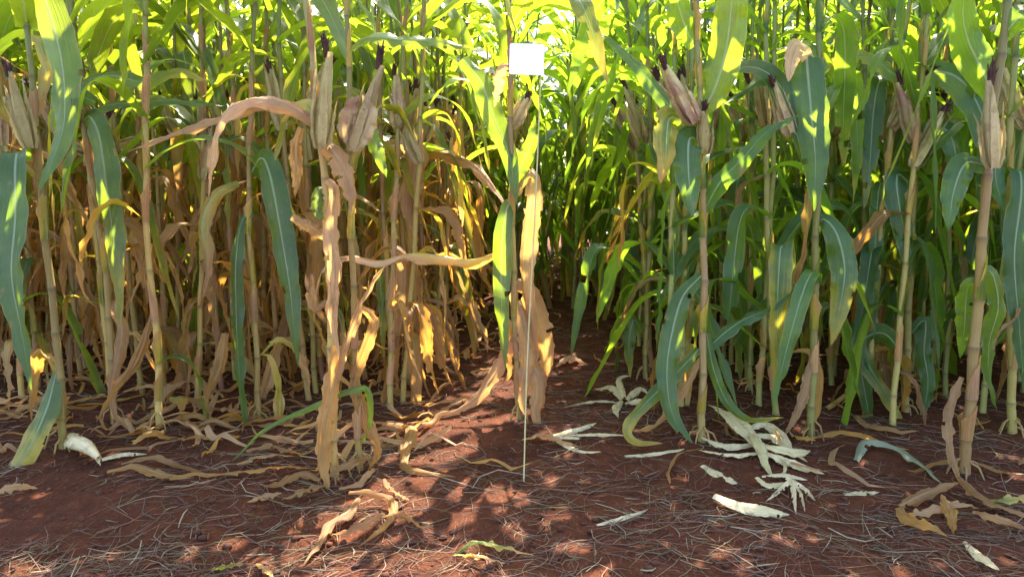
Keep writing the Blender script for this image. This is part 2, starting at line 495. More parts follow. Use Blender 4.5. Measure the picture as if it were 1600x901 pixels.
def make_leaf(kind, rg, n, nu):
    P, L, s, br = leaf_curve(kind, rg, n)
    W = {'up': rg.uniform(0.040, 0.055), 'mid': rg.uniform(0.042, 0.056), 'hang': rg.uniform(0.032, 0.048), 'dry': rg.uniform(0.014, 0.034)}[kind]
    hw = W * blade_width(s, 0.62, 0.3, 1.9)
    S = np.tile(np.array((0.0, 1.0, 0.0)), (n, 1))
    tw = np.zeros(n)
    if kind == 'dry':
        tw = np.radians(rg.uniform(-200, 200)) * s ** 1.2
        return ribbon(P, hw, S, tw, 0.25, rg.uniform(0.1, 1.7) * (0.4 + 0.6 * s) * rg.choice((-1, 1)), rg.uniform(0.005, 0.014), rg, nu, rg.uniform(3, 7), 0.005, 0.0045, 0.22, 0.09 if nu > 4 else 0.0)
    tw = np.radians(rg.uniform(-75, 75) if kind != 'up' else rg.uniform(-60, 60)) * s ** 1.3
    vee = np.radians(rg.uniform(12, 32)) * (1 - s) ** 1.2
    if kind == 'hang':
        vee = vee * (0.3 + 0.7 * np.abs(np.tanh((s - br) * 14)))
    return ribbon(P, hw, S, tw, vee, rg.uniform(-0.4, 0.5), rg.uniform(0.005, 0.015), rg, nu, rg.uniform(2.5, 5), 0.0, 0.0, 0.04, 0.03 if nu > 4 else 0.0)

KINDS = ('up', 'mid', 'hang', 'dry')
LEAF, LEAF_LO = {}, {}
for k in KINDS:
    LEAF[k], LEAF_LO[k] = [], []
    for i in range(18):
        seed = hash((KINDS.index(k), i)) % 100000
        V, F, U = make_leaf(k, random.Random(seed), 26, 9 if k == 'dry' else 7)
        me = bpy.data.meshes.new('leaf_' + k)
        build_mesh(me, V, F, U)
        me.materials.append(M_LEAF)
        LEAF[k].append(me)
        LEAF_LO[k].append(make_leaf(k, random.Random(seed), 10, 3))

def stalk_path(rg, h):
    """node heights and positions of a slightly crooked stalk"""
    z, zs = 0.0, [0.0]
    step = 0.10
    while z < h - 0.05:
        step = min(step * 1.2, rg.uniform(0.16, 0.215)) if z < 1.3 else rg.uniform(0.14, 0.19)
        z += step; zs.append(z)
    zs = np.array(zs)
    b = rg.uniform(-0.05, 0.05), rg.uniform(-0.05, 0.05)
    t = zs / h
    k = np.arange(len(zs))
    x = b[0] * np.sin(t * 3.0) + 0.003 * (-1.0) ** k
    y = b[1] * np.sin(t * 2.6)
    return np.stack((x - x[0], y - y[0], zs), 1)
def stalk_mesh(nodes, r0=0.0128, ns=9, lo=False):
    P, rad, vv = [], [], []
    n = len(nodes) - 1
    prof = [(0.0, 1.16), (0.05, 1.10), (0.10, 0.97), (0.5, 1.0), (0.80, 1.07), (0.86, 0.95)] if not lo else [(0.0, 1.0)]
    for i in range(n):
        a, b = nodes[i], nodes[i + 1]
        for f, m in prof:
            t = (i + f) / n
            P.append(a + (b - a) * f)
            r = r0 * (1.0 - 0.62 * t ** 1.4)
            if i == 0: r *= 1.0 + 0.35 * max(0, 0.5 - f)
            rad.append(r * m); vv.append(i + f)
    P.append(nodes[-1]); rad.append(r0 * 0.35); vv.append(n)
    V, F, U = tube(P, rad, ns)
    U[:, 1] = np.repeat(vv, ns)
    return V, F, U
STALK = []
for i in range(14):
    rg = random.Random(500 + i)
    nodes = stalk_path(rg, 2.25)
    V, F, U = stalk_mesh(nodes)
    me = bpy.data.meshes.new('stalk')
    build_mesh(me, V, F, U); me.materials.append(M_STALK)
    STALK.append((me, nodes, stalk_mesh(nodes, ns=5, lo=True)))

def ear_body(rg, L=0.25, RAD=0.027, ns=14, nr=16):
    t = np.linspace(0, 1, nr)
    prof = np.interp(t, (0, .06, .18, .36, .58, .78, .92, 1), (.40, .70, .95, 1.0, .88, .64, .44, .34)) * RAD
    th = np.linspace(0, 2 * np.pi, ns, endpoint=False)
    ph = rg.uniform(0, 6.28)
    bend = rg.uniform(-0.02, 0.02)
    V = np.empty((nr, ns, 3)); U = np.empty((nr, ns, 2))
    for j, a in enumerate(th):
        lap = ((a + ph + t * 1.3) * 3 / 6.28) % 1.0
        r = prof * (1 + 0.13 * lap + 0.05 * np.cos(5 * a + t * 3))
        V[:, j, 0] = r * np.cos(a) + bend * t * t; V[:, j, 1] = r * np.sin(a); V[:, j, 2] = t * L
        U[:, j, 0] = j / ns; U[:, j, 1] = t
    idx = np.arange(nr * ns).reshape(nr, ns); nx = np.roll(idx, -1, 1)
    F = np.stack((idx[:-1], nx[:-1], nx[1:], idx[1:]), -1).reshape(-1, 4)
    return V.reshape(-1, 3), F, U.reshape(-1, 2)
def husk_flap(rg, L=0.25, RAD=0.025, wide=0.017):
    n = 14
    s = np.linspace(0, 1, n)
    ll = rg.uniform(0.5, 1.12) * L
    flare = rg.uniform(0.0, 0.035) * s ** 4
    r = RAD * np.interp(s * ll / L, (0, .1, .36, .78, 1.1), (.5, .95, 1.16, .8, .55)) + flare
    P = np.stack((r, rg.uniform(-0.012, 0.012) * s, s * ll), 1)
    S = np.tile(np.array((0, 1.0, 0)), (n, 1))
    return ribbon(P, wide * blade_width(s, 0.8, 0.3, 1.6), S, None, 0.0, -1.0, 0.003, rg, 7, 4, 0.0, 0.0012, 0.12)
def silk_tuft(rg, L=0.25):
    parts = []
    lx, ly = rg.uniform(-.35, .35), rg.uniform(-.35, .35)
    for i in range(22):
        a = rg.uniform(0, 6.28); ln = rg.uniform(0.03, 0.075)
        d = np.array((math.cos(a), math.sin(a), 0)) * rg.uniform(-0.10, 0.28)
        P = [np.array((0, 0, L * 0.94)) + np.array((math.cos(a), math.sin(a), 0)) * rg.uniform(0.001, 0.0065)]
        for q in range(1, 5):
            P.append(P[-1] + ln / 4 * norm(d * q / 2 + np.array((lx * q / 4 + rg.uniform(-.12, .12), ly * q / 4 + rg.uniform(-.12, .12), 1.0))))
        parts.append(tube(P, [0.0052, 0.0056, 0.0046, 0.0034, 0.0008], 4))
    return merge(parts)
EARS = []
for i in range(8):
    rg = random.Random(900 + i)
    L = rg.uniform(0.22, 0.27)
    b = bpy.data.meshes.new('ear'); build_mesh(b, *ear_body(rg, L, rg.uniform(0.020, 0.0245))); b.materials.append(M_HUSK)
    fl = []
    for k in range(5):
        f = bpy.data.meshes.new('husk_leaf'); build_mesh(f, *husk_flap(rg, L)); f.materials.append(M_HUSK); fl.append(f)
    sk = bpy.data.meshes.new('silk'); build_mesh(sk, *silk_tuft(rg, L)); sk.materials.append(M_SILK)
    EARS.append((b, fl, sk, L))
def add_ear(root, loc, rot, rg, pal=0.3, pur=0.0, scale=1.0, var=None):
    b, fl, sk, L = EARS[rg.randrange(len(EARS)) if var is None else var]
    e = link('ear', b, root)
    e.location = loc; e.rotation_euler = rot; e.scale = (scale,) * 3
    e.color = (pal, pur, rg.random(), 1)
    off = rg.uniform(0, 6.28)
    for k, f in enumerate(fl):
        h = link('husk_leaf', f, e)
        h.rotation_euler = (0, 0, off + k * 1.36)
        h.color = (min(1, pal + 0.15), pur * 0.7, rg.random(), 1)
    link('silk', sk, e)
    return e
TASSEL = []
for i in range(5):
    rg = random.Random(700 + i)
    parts = [tube(np.array([(0, 0, -0.1), (0, 0, 0.1), (0.01, 0, 0.30)]), [0.005, 0.004, 0.001], 4)]
    for k in range(9):
        a = rg.uniform(0, 6.28); z0 = rg.uniform(0, 0.08); ln = rg.uniform(0.14, 0.22); lean = rg.uniform(0.3, 0.8)
        P = [np.array((0, 0, z0))]
        for q in range(4):
            P.append(P[-1] + ln / 4 * norm(np.array((math.cos(a) * (lean + q * .25), math.sin(a) * (lean + q * .25), 1.0 - q * .2))))
        parts.append(tube(P, [0.0035, 0.0038, 0.0034, 0.003, 0.001], 4))
    me = bpy.data.meshes.new('tassel'); build_mesh(me, *merge(parts)); me.materials.append(M_TASSEL)
    TASSEL.append(me)

SHEATH = []
for i in range(6):
    rg = random.Random(300 + i)
    n = 9
    q = np.linspace(0, 1, n)
    P = np.stack((0.9 + 0.05 * q + rg.uniform(0.05, 0.5) * q ** 5, 0 * q, q), 1)      # radii of the stalk outwards, length 1 upwards
    th = np.linspace(-1, 1, 13) * rg.uniform(2.3, 2.9)
    op = 1.0 - rg.uniform(0.0, 0.45) * q ** 2
    V = np.empty((n, 13, 3))
    for j, t_ in enumerate(th):
        rr = 1.10 + 0.10 * q + 0.03 * j / 13 + rg.uniform(0, 0.03) + (rg.uniform(0.1, 0.9) * q ** 4 if abs(j - 6) > 4 else 0)
        V[:, j, 0] = rr * np.cos(t_ * op); V[:, j, 1] = rr * np.sin(t_ * op); V[:, j, 2] = q * (1 - 0.45 * (abs(j - 6) / 6) ** 2 - 0.16 * rg.random())
    U = np.stack(np.broadcast_arrays(np.linspace(0, 1, 13)[None, :], (0.1 + 0.5 * q)[:, None]), -1)
    idx = np.arange(n * 13).reshape(n, 13)
    F = np.stack((idx[:-1, :-1], idx[:-1, 1:], idx[1:, 1:], idx[1:, :-1]), -1).reshape(-1, 4)
    me = bpy.data.meshes.new('leaf_sheath'); build_mesh(me, V.reshape(-1, 3), F, U.reshape(-1, 2)); me.materials.append(M_LEAF)
    SHEATH.append(me)
def put_sheaths(root, nodes, side, rg, r0=0.0128, share=0.6):
    n = len(nodes) - 1
    for i in range(1, n - 3):
        if rg.random() > share or nodes[i][2] > 1.6: continue
        a, c = Vector(nodes[i]), Vector(nodes[i + 1])
        d = c - a
        r = r0 * (1.0 - 0.62 * (i / n) ** 1.4) * 1.06
        o = link('leaf_sheath', rg.choice(SHEATH), root)
        o.location = a
        q = d.to_track_quat('Z', 'X')
        o.rotation_mode = 'QUATERNION'
        from mathutils import Quaternion
        o.rotation_quaternion = q @ Quaternion((0, 0, 1), (i % 2) * math.pi + rg.uniform(-0.6, 0.6))
        o.scale = (r, r, d.length * rg.uniform(0.8, 0.97))
        lowz = nodes[i][2]
        o.color = ((rg.uniform(0.6, 1.0) if side < 0 or lowz < 0.4 else rg.uniform(0.15, 0.75)), rg.uniform(0.5, 1.0), rg.uniform(0.5, 1.0), 1)

# ------------------------------------------------------------------ how one plant is put together
def leaf_plan(nodes, side, rg):
    """(node index, kind, azimuth, dryness, hue, value, scale, tilt) for each leaf of an ordinary plant"""
    out = []
    n = len(nodes)
    az0 = rg.uniform(-0.7, 0.7) + rg.choice((0, math.pi))
    ear_z = rg.uniform(1.08, 1.24)
    sick = rg.uniform(-0.10, 0.13)
    for i in range(2, n):
        z = nodes[i][2]
        az = az0 + (i % 2) * math.pi + rg.gauss(0, 0.35)
        hue, val = rg.random(), rg.random()
        if z > 1.32 and rg.random() < 0.12: continue
        if side < 0:
            if z < 0.95 + sick:
                if rg.random() < 0.14: continue
                kind = 'dry'; d = rg.uniform(0.55, 1.0) if rg.random() < 0.5 else rg.uniform(0.85, 1.0)
                if rg.random() < 0.13: kind, d = 'hang', rg.uniform(0.0, 0.5)
            elif z < 1.32 + sick:
                kind = rg.choice(('hang', 'mid', 'dry')); d = rg.uniform(0.02, 0.6)
                if kind == 'dry': d = rg.uniform(0.6, 1)
            elif z < 1.75: kind = rg.choice(('mid', 'mid', 'up')); d = rg.uniform(0.0, 0.16)
            else: kind = 'up'; d = rg.uniform(0.0, 0.1)
            hue = hue * 0.8 + 0.05 if kind == 'dry' else min(1, hue * 0.7 + 0.3)
        else:
            if z < 0.30:
                if rg.random() < 0.35: continue
                kind = rg.choice(('dry', 'hang')); d = rg.uniform(0.75, 1.0) if kind == 'dry' else rg.uniform(0.0, 0.5)
            elif z < 1.15:
                if rg.random() < 0.08: continue
                kind = rg.choice(('hang', 'hang', 'hang', 'hang', 'hang', 'mid')); d = rg.uniform(0.0, 0.12) if rg.random() < 0.86 else rg.uniform(0.2, 0.9)
                if d > 0.6: kind = 'dry'
            elif z < 1.65: kind = rg.choice(('mid', 'hang', 'hang')); d = rg.uniform(0.0, 0.12)
            else: kind = 'up'; d = rg.uniform(0.0, 0.08)
            hue = hue * 0.45
        size = 1.0 if z < 1.7 else max(0.6, 1.0 - (z - 1.7) * 0.55)
        out.append((i, kind, az, d, hue, val, size * rg.uniform(0.88, 1.1)))
        if side < 0 and kind == 'dry' and rg.random() < 0.7:          # withered leaves split into strips
            out.append((i, 'dry', az + rg.uniform(0.5, 2.6) * rg.choice((-1, 1)), rg.uniform(0.6, 1.0), rg.uniform(0, 0.7), rg.uniform(0.2, 1), size * rg.uniform(0.7, 1.05)))
    return out, ear_z, az0

def put_leaves(root, nodes, plan, rg):
    for i, kind, az, d, hue, val, size in plan:
        o = link('leaf', rg.choice(LEAF[kind]), root)
        p = nodes[i]
        o.location = (p[0], p[1], p[2])
        o.rotation_euler = (rg.gauss(0, 0.06), rg.gauss(0, 0.06), az)
        o.scale = (size, size * rg.uniform(0.9, 1.1), size)
        o.color = (d, hue, val, 1)

def ordinary_plant(x, y, side, rg, label, group, tassel=True):
    root = empty('maize_plant', (x, y, gz(x, y) - 0.01))
    tag(root, label, 'maize', group)
    h = rg.uniform(0.96, 1.09)
    root.rotation_euler = (rg.gauss(0, 0.035), rg.gauss(0, 0.035), 0)
    me, nodes, _ = rg.choice(STALK)
    st = link('stalk', me, root)
    st.scale = (1, 1, h)
    st.color = ((rg.uniform(0.65, 1.0) if side < 0 else rg.uniform(0.0, 0.65)), rg.random() ** 2 * 0.9, rg.random(), 1)
    nodes = nodes * np.array((1, 1, h))
    if y < 4.2: put_sheaths(root, nodes, side, rg)
    plan, ear_z, az0 = leaf_plan(nodes, side, rg)
    put_leaves(root, nodes, plan, rg)
    k = int(np.argmin(np.abs(nodes[:, 2] - ear_z)))
    p = nodes[k]
    add_ear(root, p, (0, rg.uniform(0.12, 0.5) if rg.random() < 0.9 else rg.uniform(1.8, 2.6), az0 + rg.choice((0, math.pi)) + rg.gauss(0, 0.3)), rg,
            rg.uniform(0.0, 0.5) if side < 0 else rg.uniform(0.0, 0.4), rg.random() ** 3, rg.uniform(0.75, 1.0))
    if tassel:
        t = link('tassel', rg.choice(TASSEL), root)
        t.location = nodes[-1]; t.rotation_euler = (0, 0, rg.uniform(0, 6.28))
    return root

# ------------------------------------------------------------------ front plants, one by one
def hero_leaf(root, base, pts, w, dry=0.05, dy=(0.0, -0.12), face=(0, -1, 0.25), twist=(0, 0), hue=0.4, val=0.5,
              vee=14, curl=0.2, wave=0.011, wbase=0.55, power=1.9, crinkle=0.0, name='leaf', nu=11, mat=None, pleat=0.0, ragged=0.05):
    """a blade through points of the photograph, standing out of the plant towards the viewer by dy"""
    m = len(pts)
    W3 = []
    for i, p in enumerate(pts):
        f = i / (m - 1)
        W3.append(at(p[0], p[1], base[1] + dy[0] + (dy[1] - dy[0]) * f + (p[2] if len(p) > 2 else 0)))
    P, L = spline(W3, 34)
    T = norm(np.gradient(P, axis=0))
    S = np.cross(T, np.array(face, float))
    for i in range(len(S)):
        if np.linalg.norm(S[i]) < 0.25 and i: S[i] = S[i - 1]
        if i and np.dot(S[i], S[i - 1]) < 0: S[i] = -S[i]
    for _ in range(3):
        S[1:-1] = (S[:-2] + S[1:-1] + S[2:]) / 3
    s = np.linspace(0, 1, len(P))
    hw = (0.5 if dry > 0.6 else 0.45) * w * base[1] / F_PX * blade_width(s, wbase, 0.3, power)
    if twist == (0, 0): twist = (rng.uniform(-12, 12), rng.uniform(-38, 38))
    tw = np.radians(twist[0] + (twist[1] - twist[0]) * s)
    rg = random.Random(int(pts[0][0] * 7 + pts[-1][1]))
    V, F, U = ribbon(P - np.array(base), hw, S, tw, np.radians(vee) * (1 - 0.6 * s), curl, wave, rg, nu, rg.uniform(2.5, 4.5), crinkle, pleat, ragged, 0.0 if mat else 0.06 if dry > 0.6 else 0.025)
    o = mesh_obj(name, V, F, U, (mat or M_LEAF,), root)
    o.color = (dry, hue, val, 1)
    return o
def dryleaf(root, base, pts, w, **k):
    a = dict(dry=0.96, hue=0.7, twist=(rng.uniform(-35, 20), rng.uniform(-80, 80)), curl=0.6, wave=0.010, crinkle=0.003, vee=18, pleat=0.0045, ragged=0.20)
    a.update(k)
    return hero_leaf(root, base, pts, w, **a)
def hero_plant(base_px, via, label, side, dry=0.5, pur=0.2, r0=0.0140, upper=True, low_generic=0.4, skip=(0.0, 0.0)):
    """via: points of the stalk in the photograph from bottom to top"""
    b = ground(*base_px)
    root = empty('maize_plant', b)
    tag(root, label, 'maize', 'maize plants standing at the front of the rows')
    Y = b[1]
    pts = [b - b * 0] + [at(px, py, Y) - b for px, py in via]
    pts[0] = np.array((0, 0, -0.02))
    d = norm(pts[-1] - pts[-2])
    while pts[-1][2] < 2.35:
        pts.append(pts[-1] + d * 0.25)
    rg = random.Random(int(base_px[0]))
    P, L = spline(pts, 80)
    zz = stalk_path(rg, 2.3)[:, 2]
    nodes = np.stack([np.interp(zz, P[:, 2], P[:, 0]), np.interp(zz, P[:, 2], P[:, 1]), zz], 1)
    nodes[0] = (0, 0, -0.02)
    nodes[:, 0] += 0.003 * (-1.0) ** np.arange(len(nodes))
    V, F, U = stalk_mesh(nodes, r0, 12)
    st = mesh_obj('stalk', V, F, U, (M_STALK,), root)
    st.color = (dry, pur, rg.random(), 1)
    plan, ear_z, az0 = leaf_plan(nodes, side, rg)
    plan = [q for q in plan if (nodes[q[0]][2] > 1.45 or rg.random() < low_generic) and not (skip[0] < nodes[q[0]][2] < skip[1])]
    put_leaves(root, nodes, plan, rg)
    put_sheaths(root, nodes, side, rg, r0, 0.55)
    t = link('tassel', rg.choice(TASSEL), root); t.location = nodes[-1]
    a0 = rg.uniform(0, 6.28)
    for k in range(6):
        a = a0 + k * 1.05 + rg.uniform(-0.25, 0.25); u = np.array((math.cos(a), math.sin(a), 0)); ln = rg.uniform(0.035, 0.065); z0 = rg.uniform(0.025, 0.075)
        V, F, U = tube([u * r0 * 0.8 + (0, 0, z0), u * (r0 + ln * 0.45) + (0, 0, z0 * 0.75), u * (r0 + ln) + (0, 0, -0.03)], [0.0045, 0.0040, 0.0022], 5)
        o = mesh_obj('brace_root', V, F, U, (M_STALK,), root); o.color = (0.9, 0.5, rg.random() * 0.5, 1)
    return root, b
def hero_ear(root, base, p0, p1, dy=-0.03, pal=0.4, pur=0.0, fat=1.0, var=0, silk=True):
    a = at(p0[0], p0[1], base[1] + dy); c = at(p1[0], p1[1], base[1] + dy - 0.02)
    d = Vector(c - a)
    rg = random.Random(int(p0[0]))
    L = EARS[var][3]
    e = add_ear(root, Vector(a - base), d.to_track_quat('Z', 'X').to_euler(), rg, pal, pur, 1.0, var)
    s = d.length / (L * 1.12)
    e.scale = (fat * 0.88, fat * 0.88, s)
    return e

HERO = []
def hp(*a, **k):
    r, b = hero_plant(*a, **k)
    HERO.append(b)
    return r, b

# --- left block
r, b = hp((98, 700), [(92, 560), (74, 400), (60, 250), (40, 0)], 'maize plant at the far left edge with a long green hanging leaf and brown-tipped ear', -1, 0.75, 0.3, low_generic=0.25)
hero_leaf(r, b, [(52, 250), (30, 236), (24, 262), (24, 340), (18, 430), (34, 520), (50, 612)], 62, 0.02, dy=(0, -0.30), hue=0.25, val=0.4, wbase=0.7, twist=(0, 14))
hero_leaf(r, b, [(88, 580), (72, 640), (42, 705), (5, 760), (-30, 800)], 44, 0.36, dy=(0, -0.25), hue=0.8, twist=(10, -20))
hero_leaf(r, b, [(48, -60), (80, 30), (98, 110), (100, 190), (82, 250), (60, 300)], 58, 0.05, dy=(-0.05, -0.28), hue=0.8, wave=0.012)
hero_leaf(r, b, [(45, 60), (62, 70), (70, 110), (62, 160), (58, 190)], 30, 0.55, dy=(0.05, 0.0), hue=0.9)
hero_ear(r, b, (48, 232), (8, 98), -0.05, 0.2, 0.0, 1.05, 0)
r, b = hp((178, 660), [(172, 500), (160, 380), (130, 180), (112, 0)], 'maize plant beside the far left one, its hanging leaf turning yellow at the tip', -1, 0.9, 0.2, low_generic=0.35)
hero_leaf(r, b, [(128, 190), (140, 182), (155, 215), (166, 290), (180, 400), (187, 512)], 46, 0.14, dy=(0, -0.16), hue=0.3, wbase=0.8)
hero_leaf(r, b, [(130, 180), (165, 165), (215, 160), (275, 158), (350, 166)], 26, 0.04, dy=(0, -0.02), face=(0, -0.7, 0.7), hue=0.5)
hero_leaf(r, b, [(120, 130), (170, 118), (225, 128), (275, 113), (325, 128)], 30, 0.13, dy=(0, -0.05), face=(0, -0.8, 0.6), hue=0.9)
hero_leaf(r, b, [(150, 160), (122, 152), (106, 180), (98, 214)], 34, 0.03, dy=(0, -0.12), hue=0.2)
hero_ear(r, b, (122, 200), (114, 104), 0.0, 0.4, 0.4, 0.9, 1)
dryleaf(r, b, [(172, 470), (190, 520), (172, 600), (180, 650), (222, 690)], 24, dy=(0, -0.1))
dryleaf(r, b, [(240, 480), (215, 560), (180, 610), (150, 660)], 18, dy=(0, -0.1), hue=0.3)
r, b = hp((248, 668), [(246, 520), (230, 380), (228, 0)], 'slim tan maize stalk third from the far left with shrivelled lower leaves', -1, 1.0, 0.1, 0.0135, low_generic=0.7)
r, b = hp((404, 655), [(398, 480), (388, 330), (398, 0)], 'maize plant with a narrow dark green leaf hanging to the ground', -1, 0.95, 0.2, 0.0125, low_generic=0.35)
hero_leaf(r, b, [(392, 330), (376, 350), (368, 420), (370, 520), (376, 610), (384, 692)], 30, 0.02, dy=(0, -0.10), hue=0.2, val=0.3, power=3.2)
hero_leaf(r, b, [(392, 270), (408, 246), (422, 275), (440, 370), (454, 460), (465, 572)], 46, 0.02, dy=(0, -0.2), hue=0.25, val=0.4, twist=(0, 12), wbase=0.8)
dryleaf(r, b, [(372, 285), (335, 305), (316, 350), (324, 410), (318, 465)], 26, dry=0.62, hue=0.6, dy=(0, -0.12))
dryleaf(r, b, [(352, 520), (345, 570), (325, 620), (322, 655)], 22, dy=(0, -0.1), hue=0.3)
r, b = hp((432, 600), [(428, 430), (420, 300), (415, 0)], 'maize stalk close behind the narrow hanging leaf', -1, 1.0, 0.3, 0.0135, low_generic=0.8)
r, b = hp((522, 742), [(519, 560), (514, 400), (503, 240), (478, 0)], 'withered maize plant with pale pink dry leaf and large upright dark-tipped ear', -1, 1.0, 0.25, 0.0140, low_generic=0.1)
hero_ear(r, b, (502, 232), (511, 62), -0.05, 0.22, 0.0, 1.1, 2)
dryleaf(r, b, [(506, 225), (524, 240), (540, 268), (550, 300), (549, 332)], 36, hue=0.8, dry=0.9, dy=(-0.02, -0.1), wbase=0.7)
dryleaf(r, b, [(512, 280), (524, 300), (517, 360), (524, 420), (521, 490), (530, 560)], 27, hue=0.95, val=0.9, dy=(-0.02, -0.06))
dryleaf(r, b, [(528, 540), (520, 600), (508, 670), (505, 730), (513, 766)], 30, hue=0.3, val=0.8, dy=(-0.02, -0.09), power=4)
dryleaf(r, b, [(490, 190), (445, 163), (395, 155), (350, 178), (330, 235), (326, 310)], 32, hue=0.95, val=0.8, dy=(0, -0.15), face=(0, -0.8, 0.6), curl=0.5)
dryleaf(r, b, [(492, 180), (420, 160), (340, 184), (262, 212), (198, 238)], 24, hue=0.85, dy=(0, 0.02), face=(0, -0.8, 0.6), curl=0.6)
hero_leaf(r, b, [(492, 195), (478, 165), (455, 172), (440, 190)], 30, 0.52, dy=(0, 0.06), hue=1.0)
dryleaf(r, b, [(470, 200), (462, 230), (464, 270), (460, 310)], 22, hue=0.7, dy=(0, 0))
dryleaf(r, b, [(510, 470), (490, 480), (486, 430), (494, 470), (490, 500)], 16, hue=0.9, dy=(0, -0.05))
dryleaf(r, b, [(455, 340), (480, 355), (505, 372), (512, 385)], 22, hue=0.8, dy=(0, 0.0))
dryleaf(r, b, [(522, 600), (545, 520), (575, 450), (602, 415)], 18, hue=0.9, dy=(-0.03, 0.02))
hero_leaf(r, b, [(508, 300), (498, 300), (496, 330), (510, 345)], 22, 0.1, dy=(0, -0.05), hue=0.9)
r, b = hp((562, 735), [(556, 560), (550, 400), (546, 200), (543, 0)], 'maize plant with a thick split-husk ear leaning right', -1, 1.0, 0.1, 0.0115, low_generic=0.15)
hero_ear(r, b, (552, 236), (598, 84), -0.05, 0.25, 0.25, 1.05, 3)
hero_leaf(r, b, [(552, 228), (543, 195), (548, 165), (560, 150)], 34, 0.7, dy=(-0.06, -0.08), hue=0.9, mat=M_HUSK, name='husk_leaf')
hero_leaf(r, b, [(550, 232), (568, 205), (577, 175), (566, 148)], 34, 0.5, dy=(-0.07, -0.09), hue=0.3, mat=M_HUSK, name='husk_leaf')
hero_leaf(r, b, [(545, 78), (575, 58), (625, 62), (680, 66), (745, 78)], 28, 0.08, dy=(0, -0.1), face=(0, -0.6, 0.8), hue=0.9)
hero_leaf(r, b, [(556, 190), (572, 195), (588, 230), (604, 278)], 28, 0.03, dy=(0, -0.02), hue=0.5)
hero_leaf(r, b, [(566, 690), (578, 660), (576, 612), (563, 606), (500, 630), (425, 664), (362, 720)], 13, 0.03, dy=(0, -0.1), hue=0.6, val=0.9, face=(0, -0.8, 0.6))
dryleaf(r, b, [(560, 480), (582, 500), (570, 540), (552, 600), (560, 650)], 24, hue=0.5, dy=(0, -0.03))
dryleaf(r, b, [(560, 600), (572, 660), (590, 700), (575, 735)], 22, hue=0.2, dy=(0, -0.03))
r, b = hp((612, 615), [(606, 450), (598, 300), (590, 0)], 'withered maize stalk wrapped in dry hanging leaves left of the path', -1, 1.0, 0.4, 0.0125, low_generic=0.8)
dryleaf(r, b, [(600, 230), (640, 225), (648, 260), (640, 330), (650, 370)], 40, hue=0.9, dy=(0, -0.05))
dryleaf(r, b, [(605, 380), (630, 400), (632, 460), (622, 530), (612, 590)], 30, hue=0.8, dy=(0, -0.05))
dryleaf(r, b, [(610, 330), (620, 310), (650, 320), (640, 350)], 22, hue=1.0, dy=(0, -0.05))
hero_leaf(r, b, [(600, 400), (594, 430), (598, 490), (600, 560)], 16, 0.2, dy=(0, -0.02), hue=1.0)
r, b = hp((640, 600), [(632, 430), (625, 300), (620, 0)], 'dry-leaved maize stalk second from the path in the row left of it', -1, 1.0, 0.2, 0.0135, low_generic=0.9)
dryleaf(r, b, [(632, 470), (650, 500), (672, 550), (715, 585)], 24, hue=0.5, dy=(0, -0.05))
dryleaf(r, b, [(650, 235), (700, 240), (750, 265), (795, 328)], 26, hue=0.75, dry=0.9, dy=(0, -0.35), face=(0, -0.8, 0.6))
# --- the lone plant by the marker
r, b = hp((812, 655), [(806, 540), (802, 400), (799, 240), (796, 0)], 'lone reddish maize stalk beside the white marker, with sunlit dry leaves', -1, 0.7, 0.7, 0.0125, low_generic=0.0)
hero_leaf(r, b, [(802, 318), (792, 325), (784, 380), (783, 450), (786, 520), (790, 578)], 34, 0.08, dy=(0, -0.12), hue=0.3, wbase=0.7, twist=(0, 25))
hero_leaf(r, b, [(722, 92), (752, 130), (772, 185), (795, 240), (808, 320)], 40, 0.06, dy=(0.10, -0.05), hue=0.5)
dryleaf(r, b, [(804, 300), (832, 268), (836, 300), (828, 370), (822, 430), (830, 500), (842, 560)], 30, dry=0.80, hue=0.9, dy=(0, -0.04))
dryleaf(r, b, [(808, 440), (830, 455), (842, 500), (852, 550), (850, 600)], 40, dry=0.95, hue=0.6, dy=(0, 0.02))
dryleaf(r, b, [(808, 470), (820, 500), (828, 560), (816, 620), (822, 650)], 36, dry=0.95, hue=0.9, dy=(0, -0.06))
dryleaf(r, b, [(812, 560), (840, 580), (845, 620), (838, 645), (852, 680)], 34, hue=0.85, dy=(0, -0.06))
dryleaf(r, b, [(806, 520), (782, 560), (758, 600), (735, 628), (685, 654)], 26, hue=0.85, dy=(0, -0.10))
dryleaf(r, b, [(800, 500), (790, 540), (794, 580), (784, 600)], 24, hue=0.5, dy=(0, 0.0))
dryleaf(r, b, [(806, 404), (775, 398), (740, 408, .03), (700, 402), (640, 396, .02), (590, 408), (545, 400), (505, 420), (488, 480)], 27, hue=0.95, val=1.0, dry=0.72, dy=(0, -0.12), face=(0, -0.7, 0.7), curl=1.6, twist=(-40, 110), wave=0.014, pleat=0.006, ragged=0.25, power=1.3)
dryleaf(r, b, [(797, 102), (782, 106), (777, 140), (772, 168)], 20, hue=1.0, val=1.0, dy=(0, -0.03))
hero_leaf(r, b, [(800, 300), (812, 262), (830, 225), (836, 180)], 30, 0.06, dy=(0, 0.03), hue=0.4)
hero_ear(r, b, (800, 200), (826, 146), 0.06, 0.5, 0.0, 0.9, 4)
